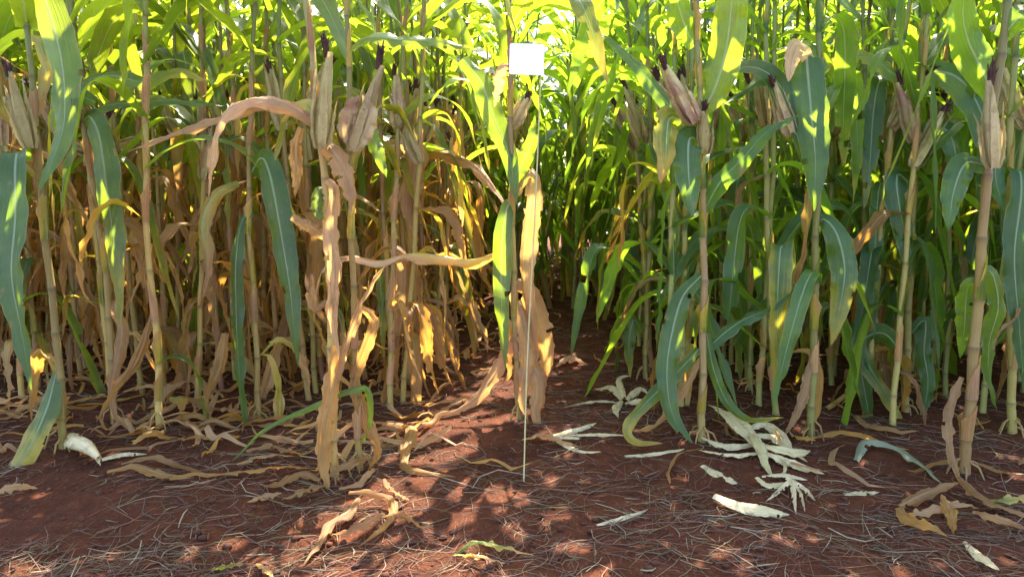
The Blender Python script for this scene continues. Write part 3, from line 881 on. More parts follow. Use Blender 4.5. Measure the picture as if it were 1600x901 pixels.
# --- right block
r, b = hp((1096, 690), [(1098, 560), (1100, 400), (1096, 250), (1088, 0)], 'stout maize stalk right of the path with purple-tinged ear and drooping green leaves', 1, 0.55, 0.55, 0.0142, low_generic=0.2)
hero_ear(r, b, (1086, 192), (1032, 92), -0.04, 0.35, 1.0, 1.15, 5)
hero_ear(r, b, (1102, 240), (1100, 165), -0.02, 0.0, 0.2, 0.9, 6)
hero_leaf(r, b, [(1092, 170), (1112, 150), (1132, 90), (1142, 20), (1150, -60)], 56, 0.03, dy=(0, -0.05), hue=0.8, wbase=0.6, power=4)
hero_leaf(r, b, [(1086, 72), (1070, 40), (1055, -10), (1040, -60)], 44, 0.04, dy=(0, -0.1), hue=0.3)
hero_leaf(r, b, [(1082, 215), (1060, 188), (1046, 186), (1042, 210), (1040, 245), (1032, 288)], 46, 0.33, dy=(0, -0.14), hue=0.6, wbase=0.9, power=2.4)
hero_leaf(r, b, [(1094, 225), (1082, 215), (1076, 225), (1076, 270), (1082, 340)], 50, 0.02, dy=(0, -0.12), hue=0.2, wbase=0.9)
hero_leaf(r, b, [(1090, 205), (1050, 170), (1010, 120), (970, 78), (932, 48)], 30, 0.02, dy=(0, 0.10), hue=0.1, face=(0, -0.8, 0.6))
hero_leaf(r, b, [(1100, 330), (1125, 285), (1160, 248), (1200, 205), (1248, 180)], 34, 0.02, dy=(0, -0.12), hue=0.0, face=(0, -0.8, 0.6))
hero_leaf(r, b, [(1096, 430), (1066, 465), (1048, 530), (1042, 590), (1052, 650), (1082, 692)], 38, 0.06, dy=(0, -0.16), hue=0.3, power=3)
hero_leaf(r, b, [(1092, 545), (1050, 590), (1008, 630), (980, 668), (992, 690), (1035, 692)], 26, 0.24, dy=(0, -0.14), hue=0.6, face=(0, -0.8, 0.6))
dryleaf(r, b, [(1096, 560), (1078, 600), (1052, 640), (1020, 668), (985, 672)], 18, hue=0.6, dy=(0, -0.1))
hero_leaf(r, b, [(1104, 520), (1116, 580), (1138, 630), (1170, 655), (1225, 652)], 20, 0.14, dy=(0, -0.05), hue=0.6)
hero_leaf(r, b, [(1098, 555), (1120, 530), (1160, 500), (1205, 480), (1255, 440)], 26, 0.02, dy=(0, 0.05), hue=0.0, face=(0, -0.6, 0.8))
r, b = hp((1008, 590), [(1012, 450), (1018, 300), (1010, 0)], 'green maize plant next behind the stout stalk along the path', 1, 0.3, 0.2, 0.0125, low_generic=0.8)
hero_leaf(r, b, [(1004, 520), (990, 500), (982, 540), (985, 590)], 24, 0.15, dy=(0, -0.05), hue=0.8)
hero_ear(r, b, (1000, 215), (975, 125), -0.03, 0.1, 0.1, 0.95, 7)
r, b = hp((1266, 682), [(1272, 540), (1274, 400), (1280, 200), (1280, 0)], 'maize plant with a broad green leaf folded down over its stalk', 1, 0.25, 0.1, 0.0150, low_generic=0.3)
hero_leaf(r, b, [(1284, 120), (1262, 78), (1262, 110), (1268, 180), (1274, 250), (1272, 330)], 58, 0.04, dy=(0, -0.14), hue=0.35, wbase=0.7, power=2.2)
hero_leaf(r, b, [(1276, 110), (1250, 72), (1238, 92), (1232, 128)], 28, 0.85, dy=(-0.02, -0.16), hue=1.0, val=1.0)
hero_leaf(r, b, [(1272, 436), (1235, 440), (1222, 380), (1216, 440), (1214, 520), (1208, 618)], 42, 0.30, dy=(0, -0.12), hue=0.5, power=2.6)
hero_leaf(r, b, [(1276, 350), (1288, 342), (1308, 366), (1320, 420), (1312, 480), (1298, 540)], 46, 0.20, dy=(0, -0.08), hue=0.2)
dryleaf(r, b, [(1270, 560), (1262, 600), (1248, 640), (1225, 682)], 18, hue=0.9, dy=(0, -0.06))
hero_ear(r, b, (1236, 212), (1204, 120), -0.05, 0.3, 0.4, 1.0, 0)
hero_leaf(r, b, [(1278, 150), (1240, 122), (1200, 118), (1165, 140), (1130, 165)], 34, 0.02, dy=(0, 0.1), hue=0.1, face=(0, -0.7, 0.7))
r, b = hp((1172, 610), [(1172, 450), (1174, 300), (1176, 0)], 'slender green maize plant standing between the two stout ones right of the path', 1, 0.2, 0.1, 0.0122, low_generic=0.8)
hero_ear(r, b, (1122, 250), (1130, 152), 0.1, 0.4, 0.3, 0.9, 1)
r, b = hp((1414, 640), [(1420, 480), (1428, 300), (1436, 150), (1444, 0)], 'maize plant with a pinkish ear and a broad leaf arching right', 1, 0.5, 0.2, 0.0150, low_generic=0.5)
hero_ear(r, b, (1428, 222), (1404, 116), -0.05, 0.3, 0.9, 1.0, 2)
hero_leaf(r, b, [(1434, 130), (1465, 112), (1505, 128), (1535, 180), (1552, 250), (1560, 310)], 54, 0.08, dy=(0, -0.1), hue=0.4)
hero_leaf(r, b, [(1424, 290), (1404, 272), (1402, 300), (1412, 360), (1420, 430)], 40, 0.02, dy=(0, -0.1), hue=0.2)
hero_leaf(r, b, [(1416, 560), (1380, 520), (1345, 540), (1375, 600), (1405, 650), (1422, 698)], 34, 0.20, dy=(0, -0.10), hue=0.5)
hero_leaf(r, b, [(1424, 520), (1446, 500), (1444, 550), (1450, 600), (1438, 670)], 28, 0.06, dy=(0, -0.05), hue=0.2)
hero_leaf(r, b, [(1436, 130), (1400, 118), (1360, 90), (1310, 95), (1275, 118)], 30, 0.22, dy=(0, 0.0), hue=0.9, face=(0, -0.8, 0.6))
hero_leaf(r, b, [(1428, 215), (1470, 200), (1490, 225), (1500, 300)], 40, 0.02, dy=(0, -0.05), hue=0.0)
r, b = hp((1378, 600), [(1376, 450), (1382, 300), (1390, 0)], 'tan-stalked maize plant just left behind the pinkish ear', 1, 0.75, 0.4, 0.0122, low_generic=0.8)
r, b = hp((1506, 738), [(1518, 600), (1532, 420), (1546, 220), (1576, 0)], 'thick tan maize stalk near the right edge leaning right, with fat pale ear', 1, 0.95, 0.35, 0.0175, low_generic=0.1)
hero_ear(r, b, (1552, 262), (1548, 108), -0.05, 0.5, 0.1, 1.1, 3)
hero_leaf(r, b, [(1552, 150), (1535, 110), (1512, 60), (1505, 10), (1520, -50)], 56, 0.04, dy=(0, -0.1), hue=0.1)
hero_leaf(r, b, [(1565, 60), (1590, 30), (1620, 20), (1660, 60)], 46, 0.03, dy=(0, -0.08), hue=0.1)
dryleaf(r, b, [(1506, 590), (1488, 640), (1486, 690), (1498, 745), (1515, 768)], 24, hue=0.8, dry=0.92, dy=(0, -0.08))
hero_leaf(r, b, [(1536, 420), (1552, 430), (1560, 480), (1545, 540), (1548, 600), (1558, 640)], 34, 0.05, dy=(0, 0.08), hue=0.7)
hero_leaf(r, b, [(1530, 440), (1512, 450), (1506, 520), (1500, 560)], 30, 0.04, dy=(0, 0.10), hue=0.5)
hero_leaf(r, b, [(1545, 260), (1510, 255), (1490, 300), (1482, 360)], 44, 0.03, dy=(0, -0.05), hue=0.1)
r, b = hp((1582, 676), [(1580, 500), (1575, 300), (1590, 0)], 'maize plant at the right edge with long blue-green leaf hanging beside it', 1, 0.6, 0.2, 0.0155, low_generic=0.4)
hero_leaf(r, b, [(1576, 300), (1590, 262), (1596, 300), (1585, 400), (1592, 500), (1600, 610)], 46, 0.02, dy=(0, -0.12), hue=0.0)
dryleaf(r, b, [(1582, 400), (1602, 440), (1592, 490), (1562, 520), (1550, 552)], 12, hue=0.9, dry=0.9, val=0.4, dy=(0, -0.2))
hero_leaf(r, b, [(1580, 240), (1560, 230), (1556, 280), (1570, 330)], 34, 0.02, dy=(0, -0.05), hue=0.0)

# ------------------------------------------------------------------ the rows behind
ROW = 0.43
spots = []
def vx(y, px):                                   # lateral position that a column of the picture has at distance y
    d = ray(px, 420); return d[0] * y / d[1]
row_rng = random.Random(4)
for side, x0, sgn in ((-1, -0.70, -1), (1, 0.53, 1)):
    for k in range(46):
        x = x0 + sgn * ROW * k
        y = 2.72 + row_rng.uniform(0, 0.15) + (0.10 if side > 0 else 0.18)
        while y < 10.5:
            y += row_rng.uniform(0.115, 0.185) * (1 if y < 8 else 1.6)
            xx = x + row_rng.gauss(0, 0.035)
            if not (vx(y, -330) - 0.4 < xx < vx(y, 1930) + 0.4):
                continue
            if any(math.hypot(xx - h[0], y - h[1]) < 0.12 for h in HERO):
                continue
            spots.append((math.hypot(xx, y), xx, y, side, k, vx(y, -40) < xx < vx(y, 1640)))
for k, x in enumerate((-0.31, 0.14)):            # the path is closed by maize again farther back
    y = 4.9 if k == 0 else 5.3
    while y < 10.5:
        y += row_rng.uniform(0.16, 0.24)
        spots.append((math.hypot(x, y), x + row_rng.gauss(0, 0.04), y, 1, 90 + k, False))
spots.sort()
near = [q for q in spots if q[5]][:300 - len(HERO)]
near_set = set(near)
rest = [q for q in spots if q not in near_set]
ORD = ['first', 'second', 'third', 'fourth', 'fifth', 'sixth', 'seventh', 'eighth', 'ninth', 'tenth', 'eleventh', 'twelfth', 'thirteenth',
       'fourteenth', 'fifteenth', 'sixteenth', 'seventeenth', 'eighteenth', 'nineteenth', 'twentieth', 'twenty-first', 'twenty-second',
       'twenty-third', 'twenty-fourth', 'twenty-fifth', 'twenty-sixth', 'twenty-seventh', 'twenty-eighth', 'twenty-ninth', 'thirtieth']
count = {}
prng = random.Random(77)
for d, x, y, side, k, vis in sorted(near, key=lambda q: q[2]):
    c = count.get((side, k), 0); count[(side, k)] = c + 1
    what = 'maize plant with dry lower leaves' if side < 0 else 'green-leaved maize plant'
    ordinary_plant(x, y, side, prng, f"{what}, {ORD[min(c, 29)]} inside the {ORD[min(k, 29)]} row {'left' if side < 0 else 'right'} of the path",
                   'maize plants inside the left block' if side < 0 else 'maize plants inside the right block', tassel=d > 4.5)

# the remaining field, past the three hundred nearest plants, as one mass
class Mass:
    def __init__(self): self.V, self.F, self.U, self.T, self.o = [], [], [], [], 0
    def add(self, VFU, mat3, loc, tint):
        V, F, U = VFU
        self.V.append(V @ mat3.T + loc); self.F.append(F + self.o); self.U.append(U)
        self.T.append(np.tile(np.array((*tint, 1.0)), (len(V), 1))); self.o += len(V)
    def obj(self, name, mat, parent=None):
        return mesh_obj(name, np.concatenate(self.V), np.concatenate(self.F), np.concatenate(self.U), (mat,), parent, True, np.concatenate(self.T))
def rotz(a, s=1.0):
    c, q = math.cos(a) * s, math.sin(a) * s
    return np.array(((c, -q, 0), (q, c, 0), (0, 0, s)))
mass_leaf, mass_stalk = Mass(), Mass()
for d, x, y, side, k, vis in rest:
    me, nodes, lo = prng.choice(STALK)
    h = prng.uniform(0.96, 1.09)
    base = np.array((x, y, gz(x, y) - 0.01))
    ln = np.array(((1, 0, prng.gauss(0, 0.03)), (0, 1, prng.gauss(0, 0.03)), (0, 0, h)))
    mass_stalk.add(lo, ln, base, (prng.uniform(0.65, 1.0) if side < 0 else prng.uniform(0, 0.6), prng.random() ** 2, prng.random()))
    plan, ez, az0 = leaf_plan(nodes, side, prng)
    for i, kind, az, dr, hue, val, size in plan:
        if d > 12 and nodes[i][2] < 0.7 and prng.random() < 0.5: continue
        mass_leaf.add(prng.choice(LEAF_LO[kind]), rotz(az, size), base + ln @ nodes[i], (dr, hue, val))
    j = int(np.argmin(np.abs(nodes[:, 2] - ez)))
    if d < 11:
        rg = random.Random(j); V, F, U = ear_body(rg, 0.24, 0.025, 6, 6)
        tl = prng.uniform(0.15, 0.45)
        mass_stalk.add((V, F, U * 0.2 + 0.3), rotz(az0) @ np.array(((math.cos(tl), 0, math.sin(tl)), (0, 1, 0), (-math.sin(tl), 0, math.cos(tl)))), base + ln @ nodes[j], (1.0, 0.1, 1.0))
fld = empty('distant_maize', (0, 10, 0))
fld.location = (0, 0, 0)
tag(fld, 'dense mass of maize filling the field behind the nearer rows', 'maize field', None, 'stuff')
tag(mass_leaf.obj('foliage', M_LEAF_A, fld), None, None, None, 'stuff')
tag(mass_stalk.obj('stalks', M_STALK_A, fld), None, None, None, 'stuff')

# ------------------------------------------------------------------ the marker
mb = ground(818, 752)
top = at(845, 118, mb[1])
mk = empty('plot_marker', mb)
tag(mk, 'blank white square card on a thin tan stake at the head of the path', 'marker')
st = [np.array((0, 0, -0.03)), (at(824, 560, mb[1]) - mb), (at(836, 330, mb[1]) - mb), top - mb]
V, F, U = tube(spline(st, 14)[0], np.linspace(0.0026, 0.0021, 14), 6)
mesh_obj('stake', V, F, U, (M_STAKE,), mk)
def card_mesh(w, h, t, r):
    pts = []
    for cx, cz, a0 in ((w/2 - r, h/2 - r, 0), (-w/2 + r, h/2 - r, 90), (-w/2 + r, -h/2 + r, 180), (w/2 - r, -h/2 + r, 270)):
        for k in range(5):
            a = R(a0 + k * 22.5); pts.append((cx + r * math.cos(a), cz + r * math.sin(a)))
    n = len(pts)
    V = [(x, -t/2, z) for x, z in pts] + [(x, t/2, z) for x, z in pts]
    F = [list(range(n))[::-1], list(range(n, 2 * n))] + [[i, (i + 1) % n, n + (i + 1) % n, n + i] for i in range(n)]
    return V, F
cw = 52 * mb[1] / F_PX
V, F = card_mesh(cw, cw * 0.97, 0.003, 0.006)
cd = mesh_obj('card', V, F, None, (M_CARD,), mk, smooth=False)
cd.location = at(823, 93, mb[1] - 0.006) - mb
cd.rotation_euler = (R(-20), R(1.5), R(4))

# ------------------------------------------------------------------ things lying on the soil
def lying(name, cat, label, pts, w, mat=None, col=(0.95, 0.6, 0.5), lift=0.006, curl=0.7, wave=0.006, twist=(0, 0), wbase=0.5, power=1.8, group=None, parent=None, origin=None, vee=10, nu=9, peak=0.3, pleat=0.002, ragged=0.06):
    G = []
    for p in pts:
        q = ground(p[0], p[1]); q = q + np.array((0, 0, lift + (p[2] if len(p) > 2 else 0)))
        G.append(q)
    P, L = spline(G, 26)
    base = G[0] if origin is None else origin
    T = norm(np.gradient(P, axis=0))
    S = np.cross(T, np.array((0, -0.25, 1.0)))
    s = np.linspace(0, 1, 26)
    dist = float(np.linalg.norm(G[0] - O))
    hw = 0.5 * w * dist / F_PX * blade_width(s, wbase, peak, power)
    rg = random.Random(int(pts[0][0] * 3 + pts[0][1]))
    V, F, U = ribbon(P - base, hw, S, np.radians(twist[0] + (twist[1] - twist[0]) * s), np.radians(vee), curl, wave, rg, nu, rg.uniform(2.5, 5), 0.002, pleat, ragged, 0.05)
    o = mesh_obj(name, V, F, U, (mat or M_LEAF,), parent)
    o.color = (*col, 1) if len(col) == 3 else col
    if parent is None:
        o.location = base
        tag(o, label, cat, group)
    return o

# peeled husks
org = ground(1180, 708)
hk = empty('peeled_husk', org)
tag(hk, 'large bunch of cream peeled husk leaves at the foot of the stout stalk', 'husk')
CRM = (0.85, 0.0, 0.5)
for pts, w in (([(1192, 716, .02), (1168, 698, .04), (1138, 670, .05), (1106, 644, .03)], 44),
               ([(1176, 704, .02), (1150, 706, .02), (1122, 702, .02), (1094, 692, .02)], 20),
               ([(1182, 714, .012), (1146, 716, .01), (1090, 707, .005)], 16),
               ([(1160, 690, .05), (1196, 688, .06), (1222, 698, .035), (1240, 714, .0)], 22),
               ([(1170, 698, .045), (1208, 700, .045), (1236, 712, .02), (1262, 724, .0)], 24),
               ([(1176, 706, .03), (1212, 716, .04), (1244, 718, .03), (1266, 712, .015)], 30),
               ([(1186, 712, .02), (1222, 726, .02), (1252, 733, .01), (1288, 744, .003)], 22),
               ([(1190, 716, .015), (1226, 728, .02), (1256, 738, .008), (1280, 736, .002)], 16),
               ([(1172, 698, .05), (1186, 716, .045), (1196, 734, .015), (1208, 750, .003)], 22),
               ([(1212, 722, .02), (1226, 734, .02), (1224, 745, .01), (1204, 744, .0)], 8)):
    lying('husk_leaf', None, None, pts, w * 0.78, M_HUSK, (rng.uniform(0.45, 0.95), 0.0, rng.uniform(0.3, 0.8)), 0.006, rng.uniform(-0.6, 1.2), 0.004, (rng.uniform(-30, 10), rng.uniform(-20, 45)), 0.5, 1.4, parent=hk, origin=org, peak=0.42, pleat=0.0035, ragged=0.08, nu=13)
org = ground(970, 632)
hk = empty('peeled_husk', org)
tag(hk, 'small pale husk bunch lying on the path behind the drooping leaves', 'husk')
for pts, w in (([(972, 632, .02), (955, 622, .05), (938, 618, .03), (928, 612, .01)], 20), ([(975, 632, .03), (968, 612, .06), (985, 604, .05)], 18),
               ([(972, 634, .02), (962, 646, .02), (966, 655, .0)], 20), ([(978, 632, .02), (1000, 620, .04), (1015, 622, .01)], 22),
               ([(970, 634, .01), (930, 632, .01), (880, 640, .005)], 7), ([(976, 634, .01), (1000, 634, .02), (1012, 640, .0)], 18)):
    lying('husk_leaf', None, None, pts, w * 0.72, M_HUSK, (rng.uniform(0.4, 0.9), 0, 0.5), 0.006, rng.uniform(-0.6, 1.2), 0.004, (rng.uniform(-30, 10), rng.uniform(-20, 45)), 0.5, 1.4, parent=hk, origin=org, peak=0.42, pleat=0.003, ragged=0.08, nu=13)
for pts, w, lab in (([(1098, 728), (1122, 742), (1152, 758)], 20, 'small cream husk leaf shaped like a spoon below the peeled bunch'),
                    ([(1116, 784, .02), (1150, 798, .02), (1190, 806, .02), (1234, 806)], 26, 'broad cream husk piece in front of the torn husk shreds'),
                    ([(976, 714), (1020, 711), (1070, 703)], 12, 'narrow flat cream husk strip left of the stout stalk'),
                    ([(1319, 774), (1345, 772), (1374, 771)], 9, 'short white husk strip lying alone on bare soil at right'),
                    ([(932, 822), (970, 812), (1010, 800)], 11, 'slim yellowish husk sliver in the middle foreground'),
                    ([(1182, 756, .02), (1200, 764, .01), (1226, 758, .005)], 14, 'small curled white husk scrap above the torn shreds'),
                    ([(1190, 748, .005), (1225, 750, .015), (1262, 752, .0)], 11, 'slender cream husk scrap just under the peeled bunch'),
                    ([(1508, 848, .0), (1530, 876, .012), (1560, 905, .02)], 15, 'bright white husk strip catching sun at the bottom right corner'),
                    ([(862, 682), (890, 678, .01), (932, 668, .015)], 14, 'pale husk strip on the path right of the lone stalk'),
                    ([(870, 686, .01), (930, 684, .01), (980, 682)], 7, 'thin straight husk strip crossing the path'),
                    ([(905, 690, .01), (870, 694, .02), (905, 706), (940, 712, .01)], 9, 'bent husk strip with a sunlit tip near the path edge')):
    lying('husk_strip', 'husk', lab, pts, w, M_HUSK, (rng.uniform(0.75, 1.0), 0.0, 0.65), 0.006, rng.uniform(0.2, 1.0), 0.002, (rng.uniform(-15, 5), rng.uniform(0, 25)), 0.55, 1.8, 'loose husk pieces on the soil', peak=0.5)
org = ground(1235, 768)
hk = empty('husk_shred', org)
tag(hk, 'white husk torn into narrow star-like shreds', 'husk')
for pts, w in (([(1235, 764, .03), (1215, 774, .01), (1196, 786, .0)], 10), ([(1236, 764, .03), (1240, 780, .02), (1244, 806, .0)], 10),
               ([(1236, 764, .03), (1250, 780, .02), (1258, 802, .0)], 7), ([(1236, 764, .03), (1256, 772, .02), (1274, 784, .0)], 11), ([(1236, 766, .03), (1228, 756, .03), (1244, 752, .0)], 14)):
    lying('shred', None, None, pts, w * 0.8, M_HUSK, (rng.uniform(0.8, 1), 0, 0.7), 0.005, rng.uniform(-0.5, 0.9), 0.002, (rng.uniform(-20, 20), rng.uniform(-40, 40)), 0.9, 1.5, parent=hk, origin=org)
# the pale cob with its husk at left
org = ground(135, 722)
cb = empty('husked_ear', org)
tag(cb, 'pale husked ear stub lying at the foot of the far left plant', 'ear')
a, c_ = ground(110, 708) + np.array((0, 0, .040)), ground(168, 738) + np.array((0, 0, .020))
V, F, U = ear_body(random.Random(3), 0.82, 0.025, 16, 18)
ax = norm(c_ - a); up = np.array((0, 0, 1.0)); sdv = norm(np.cross(ax, up)); up = np.cross(sdv, ax)
zz = V[:, 2]
V = a - org + ax * (zz * np.linalg.norm(c_ - a))[:, None] + sdv * V[:, 0:1] + up * (V[:, 1] + 0.03 * np.sin(zz * np.pi))[:, None]
o = mesh_obj('cob', V, F, U, (M_HUSK,), cb); o.color = (0.95, 0, 0.6, 1)
for pts, w in (([(124, 710, .05), (114, 698, .05), (106, 700, .04), (102, 712, .02)], 16), ([(118, 712, .055), (134, 716, .06), (148, 726, .045), (158, 738, .02)], 13)):
    lying('husk_leaf', None, None, pts, w, M_HUSK, (0.8, 0, 0.5), 0.005, 0.4, 0.004, (0, 40), 0.6, 1.5, parent=cb, origin=org, pleat=0.003, nu=11)
lying('husk_strip', 'husk', 'pale pointed husk strip lying beside the husked ear stub', [(160, 722, .01), (195, 716, .015), (230, 711, .0)], 10, M_HUSK, (0.95, 0, 0.7), 0.006, 1.2, 0.001, (0, 0), 0.8, 2.4, 'loose husk pieces on the soil')

# fallen leaves: every one named after where it lies
TAN, OCH, GRY = (0.97, 0.75, 0.7), (0.93, 0.15, 0.6), (0.90, 0.45, 0.35)
for pts, w, col, lab in (
    ([(588, 672, .03), (636, 674, .02), (642, 690, .03), (628, 728, .01), (650, 742, .01), (712, 748, .0)], 24, OCH, 'bent ochre dry leaf lying alone on bare soil left of the marker'),
    ([(1338, 722, .0), (1356, 702, .03), (1400, 710, .02), (1440, 735, .015), (1475, 762, .0)], 22, (0.12, 0.1, 0.9, 0.15), 'grey-green fallen leaf arching over soil left of the thick tan stalk'),
    ([(1404, 804, .02), (1440, 790, .03), (1480, 778, .04), (1500, 765, .02)], 22, GRY, 'grey dry leaf at the top of the tangle by the right edge'),
    ([(1402, 806, .02), (1420, 826, .02), (1455, 838, .02), (1480, 842, .0)], 22, OCH, 'yellowish dry leaf at the bottom of the tangle by the right edge'),
    ([(1410, 818, .02), (1450, 812, .02), (1500, 806, .03), (1530, 798, .0)], 18, TAN, 'brown rolled dry leaf across the tangle by the right edge'),
    ([(1472, 796, .04), (1482, 815, .03), (1490, 838, .0)], 22, OCH, 'short ochre leaf hanging over the tangle by the right edge'),
    ([(1500, 762, .03), (1530, 790, .03), (1570, 806, .02), (1620, 812, .0)], 24, GRY, 'long grey leaf running from the tangle to the right edge'),
    ([(1535, 800, .02), (1570, 798, .03), (1620, 790, .02)], 18, (0.55, 0.6, 0.8), 'yellow-edged leaf at the right edge above the long grey one'),
    ([(1520, 806, .01), (1560, 824, .02), (1610, 832, .0)], 16, TAN, 'pale leaf at the right edge below the long grey one'),
    ([(500, 766, .03), (470, 752, .02), (430, 770, .02), (405, 760, .0)], 18, GRY, 'curled grey leaf left of the withered plant base'),
    ([(510, 770, .02), (480, 782, .03), (450, 790, .02), (446, 780, .0)], 22, GRY, 'twisted dull leaf just below the withered plant base'),
    ([(440, 782, .02), (415, 784, .015), (386, 788, .0)], 14, TAN, 'small pinkish leaf tip left of the twisted dull leaf'),
    ([(545, 782, .02), (575, 790, .04), (610, 796, .03), (614, 818, .02), (590, 845, .02), (560, 858, .0)], 20, (0.88, 0.2, 0.5), 'hook-shaped olive dry leaf in the left foreground clump'),
    ([(560, 800, .04), (545, 822, .04), (515, 836, .03), (500, 860, .02), (474, 886, .0)], 24, GRY, 'long drab leaf with sunlit end in the left foreground clump'),
    ([(600, 820, .03), (570, 836, .03), (535, 846, .02), (512, 838, .0)], 20, GRY, 'inner crumpled leaf of the left foreground clump'),
    ([(595, 820, .02), (630, 818, .02), (665, 832, .0)], 12, OCH, 'thin leaf tail pointing right from the left foreground clump'),
    ([(512, 760, .03), (545, 750, .05), (575, 735, .04), (592, 728, .0)], 20, GRY, 'dull leaf leaning against the split-husk plant base'),
    ([(530, 775, .02), (560, 768, .02), (580, 748, .02), (590, 735, .0)], 14, TAN, 'rolled leaf crossing in front of the split-husk plant base'),
    ([(600, 760, .02), (612, 775, .015), (640, 785, .0)], 14, GRY, 'small dark leaf scrap right of the split-husk plant base'),
    ([(168, 744, .01), (210, 740, .02), (260, 752, .015), (310, 748, .01), (370, 744, .0)], 15, OCH, 'long olive leaf strip right of the husked ear stub'),
    ([(190, 732, .01), (240, 726, .02), (275, 738, .02), (330, 746, .0)], 11, GRY, 'thin curved leaf strip above the long olive strip'),
    ([(340, 748, .01), (400, 746, .02), (440, 738, .015), (490, 735, .0)], 15, OCH, 'dry leaf strip between the olive strip and withered plant'),
    ([(370, 732, .01), (420, 722, .02), (465, 716, .0)], 13, TAN, 'pale narrow leaf left of the withered plant base'),
    ([(385, 712, .01), (425, 708, .02), (470, 718, .015), (500, 700, .0)], 14, GRY, 'dull wavy leaf behind the pale narrow leaf'),
    ([(235, 650, .03), (275, 630, .08), (310, 620, .07), (338, 630, .0)], 26, TAN, 'large pinkish leaf on top of the dry heap at left'),
    ([(245, 660, .02), (290, 645, .05), (330, 650, .03), (352, 640, .0)], 22, GRY, 'grey leaf in the middle of the dry heap at left'),
    ([(255, 668, .01), (300, 662, .03), (340, 668, .02), (375, 676, .0)], 16, OCH, 'ochre leaf at the foot of the dry heap at left'),
    ([(268, 640, .05), (286, 650, .06), (280, 668, .02)], 24, (0.7, 0.1, 0.7), 'pale greenish husk-like leaf in the dry heap at left'),
    ([(-10, 778, .01), (25, 772, .02), (60, 766, .0)], 16, TAN, 'pinkish leaf scrap at the left edge'),
    ([(712, 870, .0), (740, 862, .02), (780, 868, .02), (835, 872, .0)], 12, (0.42, 0.8, 0.9), 'bright yellow sunlit leaf shred at the bottom centre'),
    ([(708, 876, .01), (745, 880, .015), (790, 884, .0)], 8, (0.7, 0.9, 1.0), 'pale straw shred below the yellow one at bottom centre'),
    ([(330, 894, .0), (365, 892, .01), (392, 884, .0)], 9, (0.5, 0.6, 0.8), 'greenish sunlit leaf sliver at the bottom left'),
    ([(402, 884, .0), (415, 896, .01), (430, 910, .0)], 15, (0.8, 0.6, 1.0), 'white sunlit leaf scrap at the bottom left'),
    ([(815, 690, .0), (850, 690, .02), (880, 702, .02), (905, 700, .0)], 16, TAN, 'dull husk-brown leaf on the soil right of the stake'),
    ([(870, 575, .01), (890, 566, .03), (918, 572, .0)], 22, (0.9, 0.9, 0.8), 'orange-lit dry leaf lying on the path far behind the lone stalk'),
    ([(655, 654, .0), (690, 650, .02), (740, 632, .03), (760, 634, .0)], 13, GRY, 'narrow dry leaf on the path left of the lone stalk'),
    ([(1270, 560, .2), (1330, 580, .15), (1390, 575, .05)], 12, TAN, 'broken dry leaf lying across the stalks in the right block'),
    ([(720, 560, .02), (745, 545, .05), (770, 520, .1)], 20, OCH, 'curled ochre leaf at the left edge of the path')):
    lying('fallen_leaf', 'leaf', lab, pts, w * 0.78, None, col, 0.008, rng.uniform(-0.3, 0.9), 0.008, (rng.uniform(-25, 25), rng.uniform(-70, 70)), 0.45, 1.7, 'dry maize leaves lying on the soil', vee=rng.uniform(0, 14), pleat=0.004, ragged=0.16)
# two snapped stalks leaning in the right block
for p0, p1, lab in (((1290, 640), (1480, 505), 'broken tan stalk leaning through the right block'), ((1370, 600), (1540, 560), 'shorter broken stalk below the leaning one in the right block')):
    a = ground(*p0); e = at(p1[0], p1[1], a[1] + 0.55)
    nd = np.array([a + (e - a) * t for t in np.linspace(0, 1, 6)]) - a
    o = mesh_obj('broken_stalk', *stalk_mesh(nd, 0.011, 8), (M_STALK,)); o.location = a; o.color = (1, 0.1, 0.6, 1)
    tag(o, lab, 'stalk', 'broken stalks')

# ------------------------------------------------------------------ straw, crumbs and leaf litter
lrng = random.Random(21)
def soil_spot():
    while True:
        y = 1.35 + lrng.random() ** 1.7 * 6.5
        x = lrng.uniform(vx(y, -120), vx(y, 1720))
        return x, y
straw = Mass()
n_straw = 0
def add_straw(x, y, ln, a, r, tint, curve, z0):
    n = 4
    t = np.linspace(-0.5, 0.5, n)
    dx, dy = math.cos(a), math.sin(a)
    px = x + dx * t * ln - dy * curve * (t * t) * ln
    py = y + dy * t * ln + dx * curve * (t * t) * ln
    tilt = lrng.gauss(0, 0.12)
    pz = np.array([gz(u_, v_) for u_, v_ in zip(px, py)]) + z0 + np.maximum(t * tilt * ln, -0.004)
    V, F, U = tube(np.stack((px, py, pz), 1), [r * 0.7, r, r, r * 0.4], 3)
    straw.add((V, F, U), np.eye(3), np.zeros(3), tint)
for i in range(25000):
    x, y = soil_spot()
    dens = 0.38 + 0.9 * mnoise.noise(Vector((x * 2.2, y * 2.2, 3.0))) + 0.5 * mnoise.noise(Vector((x * 7, y * 7, 5.0)))
    if lrng.random() > dens + 0.12: continue
    flow = mnoise.noise(Vector((x * 0.9, y * 0.9, 9.0))) * 2.5 + 0.2
    a = flow + lrng.gauss(0, 1.1)
    g_ = lrng.random()
    if g_ < 0.6: tint = (0.14 + 0.10 * lrng.random(), 0.082 + 0.055 * lrng.random(), 0.046 + 0.03 * lrng.random())
    elif g_ < 0.85: tint = (0.13, 0.075, 0.05)
    else: tint = (0.34, 0.25, 0.15)
    k = lrng.random()
    add_straw(x, y, lrng.uniform(0.03, 0.09) if k < 0.55 else lrng.uniform(0.09, 0.24), a, lrng.uniform(0.0006, 0.0013) if lrng.random() < 0.85 else lrng.uniform(0.0013, 0.0026), tint, lrng.gauss(0, 1.0), lrng.uniform(0.001, 0.010))
tag(straw.obj('straw_litter', M_STRAW), 'fine dry straw and root bits strewn over the red soil', 'straw', None, 'stuff')
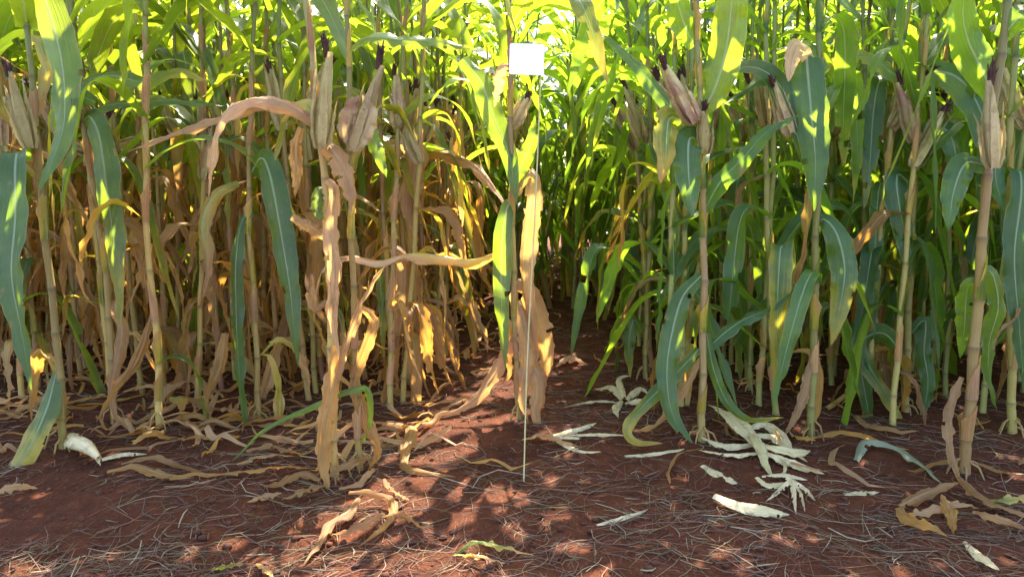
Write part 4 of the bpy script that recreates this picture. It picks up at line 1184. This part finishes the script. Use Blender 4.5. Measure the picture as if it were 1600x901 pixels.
clod = Mass()
import bmesh
bm = bmesh.new(); bmesh.ops.create_icosphere(bm, subdivisions=1, radius=1.0)
ico = np.array([v.co[:] for v in bm.verts]); icf = np.array([[v.index for v in f.verts] for f in bm.faces]); bm.free()
for i in range(9000):
    x, y = soil_spot()
    s = 0.002 + 0.013 * lrng.random() ** 6
    J = ico * (1 + np.array([[lrng.uniform(-0.3, 0.3)] for _ in range(len(ico))])) * np.array((1, lrng.uniform(.7, 1.2), lrng.uniform(.5, .8)))
    clod.add((J, icf, ico[:, :2]), rotz(lrng.uniform(0, 6.28), s), np.array((x, y, gz(x, y) + s * 0.25)), (1, 1, 1))
tag(clod.obj('soil_crumbs', M_CLOD), 'loose crumbs and small clods of red soil', 'soil', None, 'stuff')
litter = Mass()
for i in range(700):
    while True:
        y = lrng.uniform(2.45, 8.0); x = lrng.uniform(vx(y, -80), vx(y, 1680))
        if x < -0.35 or (x > 0.4 and lrng.random() < 0.35) or lrng.random() < 0.06: break
    V, F, U = LEAF_LO['dry'][lrng.randrange(18)]
    n = len(V) // 3
    L = lrng.uniform(0.12, 0.40); w = lrng.uniform(0.006, 0.017)
    s = np.linspace(-0.5, 0.5, 12); a = lrng.uniform(0, 6.28); cv = lrng.gauss(0, 0.8)
    P = np.stack((x + math.cos(a) * s * L - math.sin(a) * cv * s * s * L, y + math.sin(a) * s * L + math.cos(a) * cv * s * s * L, 0 * s), 1)
    P[:, 2] = [gz(p[0], p[1]) for p in P]
    P[:, 2] += 0.010 + np.abs(np.sin(s * lrng.uniform(2, 7) + lrng.uniform(0, 3))) * lrng.uniform(0.005, 0.05)
    T = norm(np.gradient(P, axis=0)); S = np.cross(T, np.array((0, 0, 1.0)))
    VFU = ribbon(P, w * blade_width(s + 0.5, 0.6, 0.3, 2), S, np.radians(lrng.uniform(-60, 60)) * np.ones(12) + s * lrng.uniform(-1.5, 1.5), 0.3, lrng.uniform(-1, 1.4), 0.006, lrng, 4, 3)
    litter.add(VFU, np.eye(3), np.zeros(3), (lrng.uniform(0.85, 1.0), lrng.random(), lrng.uniform(0.2, 1.0)))
tag(litter.obj('leaf_litter', M_LEAF_A), 'small withered leaf scraps heaped between the maize stalks', 'leaf litter', None, 'stuff')
